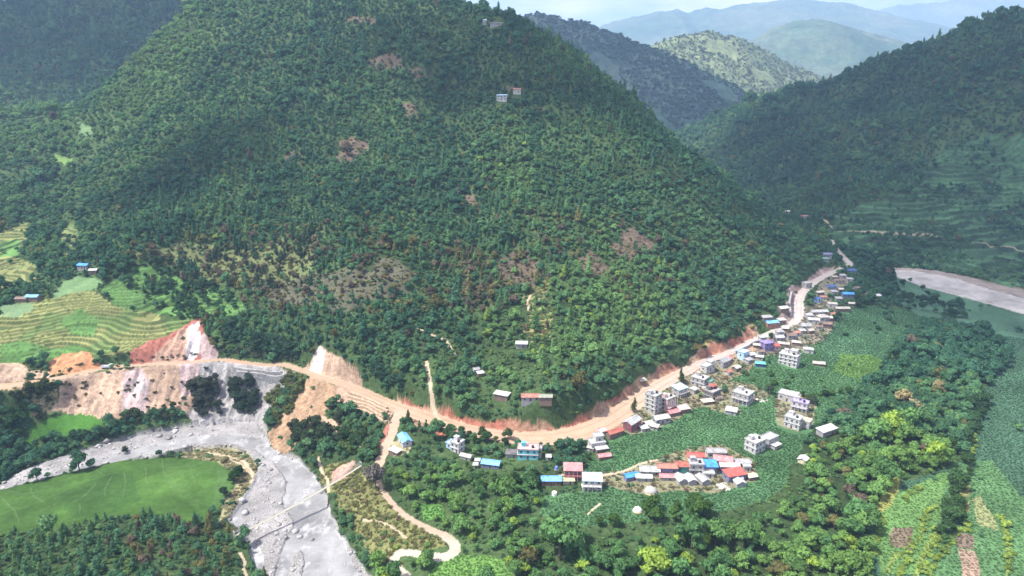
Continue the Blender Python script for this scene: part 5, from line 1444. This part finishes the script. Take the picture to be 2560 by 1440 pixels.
# undergrowth between the trees
q = np.random.default_rng(5)
x, y = scatter(3.1, 150, 620, 51); x2, y2 = scatter(4.6, 620, 900, 52); x, y = np.r_[x, x2], np.r_[y, y2]
gc = ground_class(x, y); z = ground(x, y); u, v, dd = project(x, y, z)
m = ((gc == 0) & (q.random(len(x)) < .8)) | (np.isin(gc, [CI['dry_slope'], CI['dry_bank'], CI['clearing']]) & (q.random(len(x)) < .6)) | ((gc == CI['yard']) & (q.random(len(x)) < .4)) | ((gc == CI['grass_slope']) & (q.random(len(x)) < .3))
m &= (u > -200) & (u < 2760) & (v < 1600) & ~hidden(x, y, 2.5)
rd, _, rw = near_line(RL, x, y, 10); ld, _, lw_ = near_line(LL, x, y, 6)
m &= (rd > rw / 2 + .8) & (ld > lw_ / 2 + .8)
for L in PATHS: m &= near_line(L, x, y, 3)[0] > 1.2
for (cx, cy, cr) in CLEAR: m &= np.hypot(x - cx, y - cy) > cr + .8
x, y, z, gc = x[m], y[m], z[m], gc[m]; n = len(x)
s = 1.9 * np.exp(q.normal(0, .3, n)); f = np.clip(.5 + fbm(x / 25, y / 25, 61, 3), 0, 1)[:, None]
t = (np.array([.05, .12, .06]) + (np.array([.12, .2, .06]) - np.array([.05, .12, .06])) * f) * q.uniform(.7, 1.25, (n, 1))
dry = np.isin(gc, [CI['dry_slope'], CI['clearing'], CI['dry_bank'], CI['yard']]) & (q.random(n) < .75)
t[dry] = np.where(q.random(dry.sum())[:, None] < .45, np.array([.15, .105, .075]), np.array([.17, .165, .06])) * q.uniform(.6, 1.2, (dry.sum(), 1))
m = rest & (kind == 2)
protos = [list(SRC[(2, k)].children) for k in range(2)]
stuff('undergrowth', np.r_[np.stack([SX, SY, SZ - .1], 1)[m], np.stack([x, y, z - .1], 1)], np.r_[yaw[m], q.uniform(0, 6, n)], np.r_[np.repeat(size[m, None], 3, 1), np.stack([s, s, s * .8], 1)],
      np.r_[tint[m], t], np.r_[pick[m] % 2, q.integers(0, 2, n)], protos, 'scattered green and brown bushes on the slopes and between the trees', 'undergrowth')
tree_stuff('mountain_forest', 0, rest & (kind == 0) & farm, 'dark forest covering the mountains beyond the big hill', 'forest')
tree_stuff('mountain_pine_forest', 1, rest & (kind == 1) & farm, 'dark slender trees on the mountains beyond the big hill', 'forest')

# crops: maize on the village terrace and the valley floor
def blades(seed, n, spread, h):
    r = np.random.default_rng(seed); V, F = [], []
    for k in range(n):
        a = r.uniform(0, 6.28); x, y = r.uniform(-spread, spread, 2); w = .11
        d = np.array([math.cos(a), math.sin(a), 0]); s = np.array([-d[1], d[0], 0]) * w
        p0 = np.array([x, y, 0]); p1 = p0 + d * .18 + [0, 0, h * r.uniform(.7, 1)]; p2 = p1 + d * r.uniform(.25, .5) - [0, 0, .15]
        b = len(V)
        V += [p0 - s, p0 + s, p1 - s, p1 + s, p2]
        F += [(b, b + 1, b + 3), (b, b + 3, b + 2), (b + 2, b + 3, b + 4)]
    return np.array(V), np.array(F)
M_CROP = foliage_mat('crop_mat')
CLUMPS = [blades(s, 26, .8, 1.15) for s in (21, 22)]
def crop(name, cls, step, r1, sz, tn, label, cat, dens=.9):
    q = np.random.default_rng(len(name) + int(step * 10))
    xs, ys = np.arange(-420, 560, step), np.arange(170, r1, step)
    X, Y = np.meshgrid(xs, ys); X = (X + q.uniform(-.4, .4, X.shape) * step).ravel(); Y = (Y + q.uniform(-.4, .4, Y.shape) * step).ravel()
    m = (ground_class(X, Y) == CI[cls]) & (np.hypot(X, Y) < r1) & (q.random(len(X)) < dens)
    X, Y = X[m], Y[m]
    m = np.ones(len(X), bool)
    for (cx, cy, cr) in CLEAR: m &= np.hypot(X - cx, Y - cy) > cr + .8
    X, Y = X[m], Y[m]; Z = ground(X, Y); U, V, D = project(X, Y, Z)
    m = (U > -200) & (U < 2760) & (V < 1600) & (V > 560)
    X, Y, Z = X[m], Y[m], Z[m]; n = len(X)
    a, r = zgrid(X, Y)
    base = G_COL.reshape(NR, NA, 3)[np.rint(r).astype(int), np.rint(a).astype(int)]
    t = base * tn * q.uniform(.82, 1.18, (n, 1))
    s = sz * q.uniform(.7, 1.3, n)
    return X, Y, Z, q.uniform(0, 6.28, n), np.stack([s, s, s * .7], 1), t, q.integers(0, 2, n)
for name, cls, step, r1, sz, tn, label in (('maize_crop', 'maize_field', 1.25, 640, .5, .86, 'green maize plants standing on the fields of the village terrace'),
                                           ('valley_crop', 'plain', 1.45, 620, .48, .88, 'green crop plants standing on the valley floor at the right'),
                                           ('weeds', 'yard', 1.7, 620, .8, .75, 'weeds and low plants on the trodden ground between the houses'),
                                           ('bank_grass', 'dry_bank', 1.6, 480, .9, .8, 'tufts of dry grass on the river banks')):
    X, Y, Z, yw, s3, tn_, pk = crop(name, cls, step, r1, sz, tn, label, 'crop', .95 if 'crop' in name else .6)
    stuff(name, np.stack([X, Y, Z], 1), yw, s3, tn_, pk, [], label, 'crop' if 'crop' in name else 'weeds', CLUMPS, M_CROP)

# stones on the river beds: the largest one by one, the rest together
def stone(seed):
    r = np.random.default_rng(seed); V, F = ICO1
    return V * (1 + r.uniform(-.25, .25, (len(V), 1))) * [1, .8, .55], F
M_STONE = None
_t = NT('stone_mat')
_c = _t.mul(_t.ramp(_t.noise(1.2, 5), [(.3, (.22, .215, .21)), (.7, (.5, .49, .48))]), _t.ramp(_t.n('ShaderNodeObjectInfo').outputs['Random'], [(0, .55), (1, 1.15)]))
_t.bsdf(_c, .85, .25, _t.noise(3, 4), .5, .2)
M_STONE = _t.m
q = np.random.default_rng(77)
U, V = q.uniform(0, 950, 7000), q.uniform(1030, 1440, 7000)
x, y, z = spots(U, V)
gc = ground_class(x, y)
m = ((gc == CI['gravel_bar']) | ((gc == CI['river']) & (q.random(len(x)) < .03))) & (z < RIV + 4)
x, y, z = x[m], y[m], z[m]; n = len(x)
s = .28 + q.pareto(3.0, n) * .38; s = np.minimum(s, 2.4)
o_ = np.argsort(-s); big = o_[:34]; rest_ = o_[34:]
stone_mesh = []
for k in range(3):
    V_, F_ = stone(31 + k); me = np_mesh('boulder', V_, F_, False); me.materials.append(M_STONE); stone_mesh.append(me)
for i in big:
    b = link(bpy.data.objects.new('boulder', stone_mesh[int(i) % 3])); b.location = (x[i], y[i], z[i] + s[i] * .15); b.scale = (s[i],) * 3; b.rotation_euler = (0, 0, q.uniform(0, 6))
    tag(b, 'large grey boulder lying on the gravel of the river bed', 'boulder', 'large boulders on the river bed')
stuff('river_stones', np.stack([x, y, z + s * .1], 1)[rest_], q.uniform(0, 6.28, len(rest_)), np.repeat(s[rest_, None], 3, 1), np.full((len(rest_), 3), .3), q.integers(0, 3, len(rest_)), [], 'grey stones strewn over the gravel bars of the river', 'stones', [stone(31), stone(32), stone(33)], M_STONE)

# ------------------------------------------------------------------ hills and mountains far up the valley
M_FAR = ground_mat('far_hill_mat', ((.012, .65, 1.35), (.05, .6, 1.5)), 1.0, .05)
def far_mountain(name, D, W, sky, tone, rough, seed, zb=-20):
    u = np.linspace(sky[0][0], sky[-1][0], 260)
    v = np.interp(u, [p[0] for p in sky], [p[1] for p in sky])
    x, y, zt = at_y(u, v, np.full(len(u), float(D)))
    k = D / 2500.0
    zt = zt + fbm(x / (60 * k), x * 0 + seed, seed, 4) * rough * k * .5
    e = smooth(np.arange(len(u)), 0, 6) * smooth(np.arange(len(u))[::-1], 0, 6)
    zt = zb + (zt - zb) * e
    T = np.linspace(-1, .8, 150)
    X, TT = np.meshgrid(x, T)
    prof = np.where(TT < 0, 1 - np.abs(TT) ** 1.15, 1 - np.abs(TT / .8) ** 1.3)
    Y = D + TT * W
    wv = fbm(X / (260 * k), Y / (260 * k), seed + 5, 4)
    Z = zb + (zt[None] - zb) * prof + wv * 75 * k * np.clip(np.abs(TT) * 3, 0, 1) * (1 - np.abs(TT)) + fbm(X / (22 * k), Y / (22 * k), seed + 9, 2) * rough * k * .5
    idx = np.arange(X.size).reshape(X.shape)
    Q = np.stack([idx[:-1, :-1], idx[:-1, 1:], idx[1:, 1:], idx[1:, :-1]], -1).reshape(-1, 4)
    me = np_mesh(name, np.stack([X.ravel(), Y.ravel(), Z.ravel()], 1), Q)
    nn = fbm(X / (120 * k), Y / (90 * k), seed + 13, 4).ravel()[:, None]
    c = np.array(tone[0]) + (np.array(tone[1]) - np.array(tone[0])) * np.clip(.5 + nn * 1.3, 0, 1)
    add_col(me, c); me.materials.append(M_FAR)
    tag(link(bpy.data.objects.new(name, me)), kind='structure')
    return X, Y, Z
FARS = []
FARS.append(far_mountain('far_hill', 2500, 620, [(1180,95),(1260,60),(1340,36),(1400,44),(1450,55),(1520,75),(1580,100),(1650,125),(1750,170),(1850,225),(1930,295),(2020,350)], ((.03,.06,.045), (.07,.1,.07)), 16, 301))
FARS.append(far_mountain('far_hill', 3050, 600, [(1500,235),(1570,170),(1640,108),(1700,90),(1780,78),(1850,95),(1920,133),(1980,165),(2040,190),(2160,250)], ((.10,.135,.06), (.145,.17,.085)), 14, 311))
far_mountain('far_mountain', 5000, 1300, [(1740,210),(1800,160),(1880,100),(1930,72),(1990,50),(2050,46),(2100,58),(2180,84),(2250,100),(2380,140)], ((.05,.09,.05), (.1,.12,.07)), 10, 321)
far_mountain('far_mountain', 8200, 2200, [(1380,130),(1450,90),(1530,52),(1600,38),(1640,31),(1690,19),(1720,28),(1760,17),(1800,22),(1850,12),(1900,3),(1960,-3),(2060,0),(2150,15),(2250,42),(2420,80)], ((.05,.09,.05), (.1,.12,.07)), 12, 331)
far_mountain('far_mountain', 11000, 2600, [(1880,105),(1980,75),(2080,48),(2160,30),(2250,12),(2350,5),(2450,-10),(2560,-18),(2760,-22)], ((.08,.1,.07), (.14,.15,.1)), 12, 341)
# woods on the two nearer ones
def far_wood(name, XYZ, n, sz, tone, label, seed):
    q = np.random.default_rng(seed)
    X, Y, Z = [a[8:88].ravel() for a in XYZ]
    i = q.integers(0, len(X), n)
    P = np.stack([X[i] + q.uniform(-5, 5, n), Y[i] + q.uniform(-4, 4, n), Z[i] - 2], 1)
    cl = fbm(P[:, 0] / 140, P[:, 1] / 140, seed, 3)
    P = P[cl > -.22]; n = len(P)
    s = sz * np.exp(q.normal(0, .3, n))
    protos = [list(SRC[(0, k)].children) for k in range(4) if (0, k) in SRC]
    stuff(name, P, q.uniform(0, 6, n), np.stack([s, s, s * .8], 1), np.array(tone) * q.uniform(.6, 1.4, (n, 1)), q.integers(0, len(protos), n), protos, label, 'forest')
far_wood('far_forest', FARS[0], 10000, 8, (.04, .075, .05), 'far woods on the blue shaded hill up the valley', 401)
far_wood('far_forest', FARS[1], 8000, 7, (.15, .18, .085), 'scattered trees on the far sunlit yellow green hill', 402)

# ------------------------------------------------------------------ clouds that shade parts of the valley (high overhead, out of the picture)
t_ = NT('cloud_mat')
rim = t_.n('ShaderNodeVertexColor', layer_name='tone').outputs['Color']
w_ = t_.n('ShaderNodeMath', operation='MULTIPLY'); t_.l(rim, w_.inputs[0]); t_.l(t_.ramp(t_.noise(.006, 5, .6), [(.3, .55), (.65, 1.0)]), w_.inputs[1])
a_, b_, m_ = t_.n('ShaderNodeBsdfTransparent'), t_.n('ShaderNodeBsdfTranslucent'), t_.n('ShaderNodeMixShader')
b_.inputs['Color'].default_value = (.9, .9, .9, 1)
t_.l(w_.outputs[0], m_.inputs[0]); t_.l(a_.outputs[0], m_.inputs[1]); t_.l(b_.outputs[0], m_.inputs[2]); t_.l(m_.outputs[0], t_.out.inputs['Surface'])
def cloud(x, y, z, rx, ry, rot, thick, seed):
    V, F = ico(5)
    r = np.hypot(V[:, 0], V[:, 1])
    k = 1 + .35 * fbm(V[:, 0] * 2.2 + seed, V[:, 1] * 2.2, seed, 4)
    ca, sa = math.cos(rot), math.sin(rot)
    X, Y = V[:, 0] * k * rx, V[:, 1] * k * ry
    H = 2300.0
    off = SUN_DIR * ((H - z) / SUN_DIR.z)
    W = np.stack([x + off.x + X * ca - Y * sa, y + off.y + X * sa + Y * ca, H + V[:, 2] * k * min(rx, ry) * .3 + 40 * fbm(X / 120, Y / 120, seed + 3, 3)], 1)
    me = np_mesh('cloud', W, F); add_col(me, np.repeat((thick * (1 - smooth(r, .62, 1.0)))[:, None], 3, 1)); me.materials.append(t_.m)
    tag(link(bpy.data.objects.new('cloud', me)), kind='structure')
cloud(650, 1140, 60, 430, 600, -.35, .76, 1)        # right mountain
cloud(490, 640, -5, 270, 210, .3, .52, 2)           # dark fields and grove on the right
cloud(-860, 1560, 300, 600, 420, .1, .74, 3)         # mountain behind on the left
cloud(60, 770, 200, 250, 130, -.15, .55, 4)
cloud(-300, 660, 100, 130, 75, .5, .5, 6)            # left flank of the hill           # upper hill
cloud(250, 2300, 150, 560, 420, -.2, .6, 5)         # far hill

# ------------------------------------------------------------------ the air of the valley
HZ = bpy.data.materials.new('haze_mat'); HZ.use_nodes = True
ht = HZ.node_tree
for n_ in list(ht.nodes): ht.nodes.remove(n_)
ho = ht.nodes.new('ShaderNodeOutputMaterial'); hv = ht.nodes.new('ShaderNodeVolumePrincipled')
hv.inputs['Color'].default_value = (.45, .67, 1.0, 1)
hv.inputs['Density'].default_value = .000105
hv.inputs['Density Attribute'].default_value = ''
hv.inputs['Anisotropy'].default_value = .0
ht.links.new(hv.outputs[0], ho.inputs['Volume'])
try: HZ.cycles.homogeneous_volume = True
except Exception: pass
bm = bmesh.new(); bmesh.ops.create_cube(bm, size=1)
me = bpy.data.meshes.new('haze'); bm.to_mesh(me); bm.free(); me.materials.append(HZ)
hz = link(bpy.data.objects.new('haze', me))
hz.scale = (61000, 47000, 1421); hz.location = (0, 17000, -71 + 1421 / 2)
tag(hz, kind='stuff')
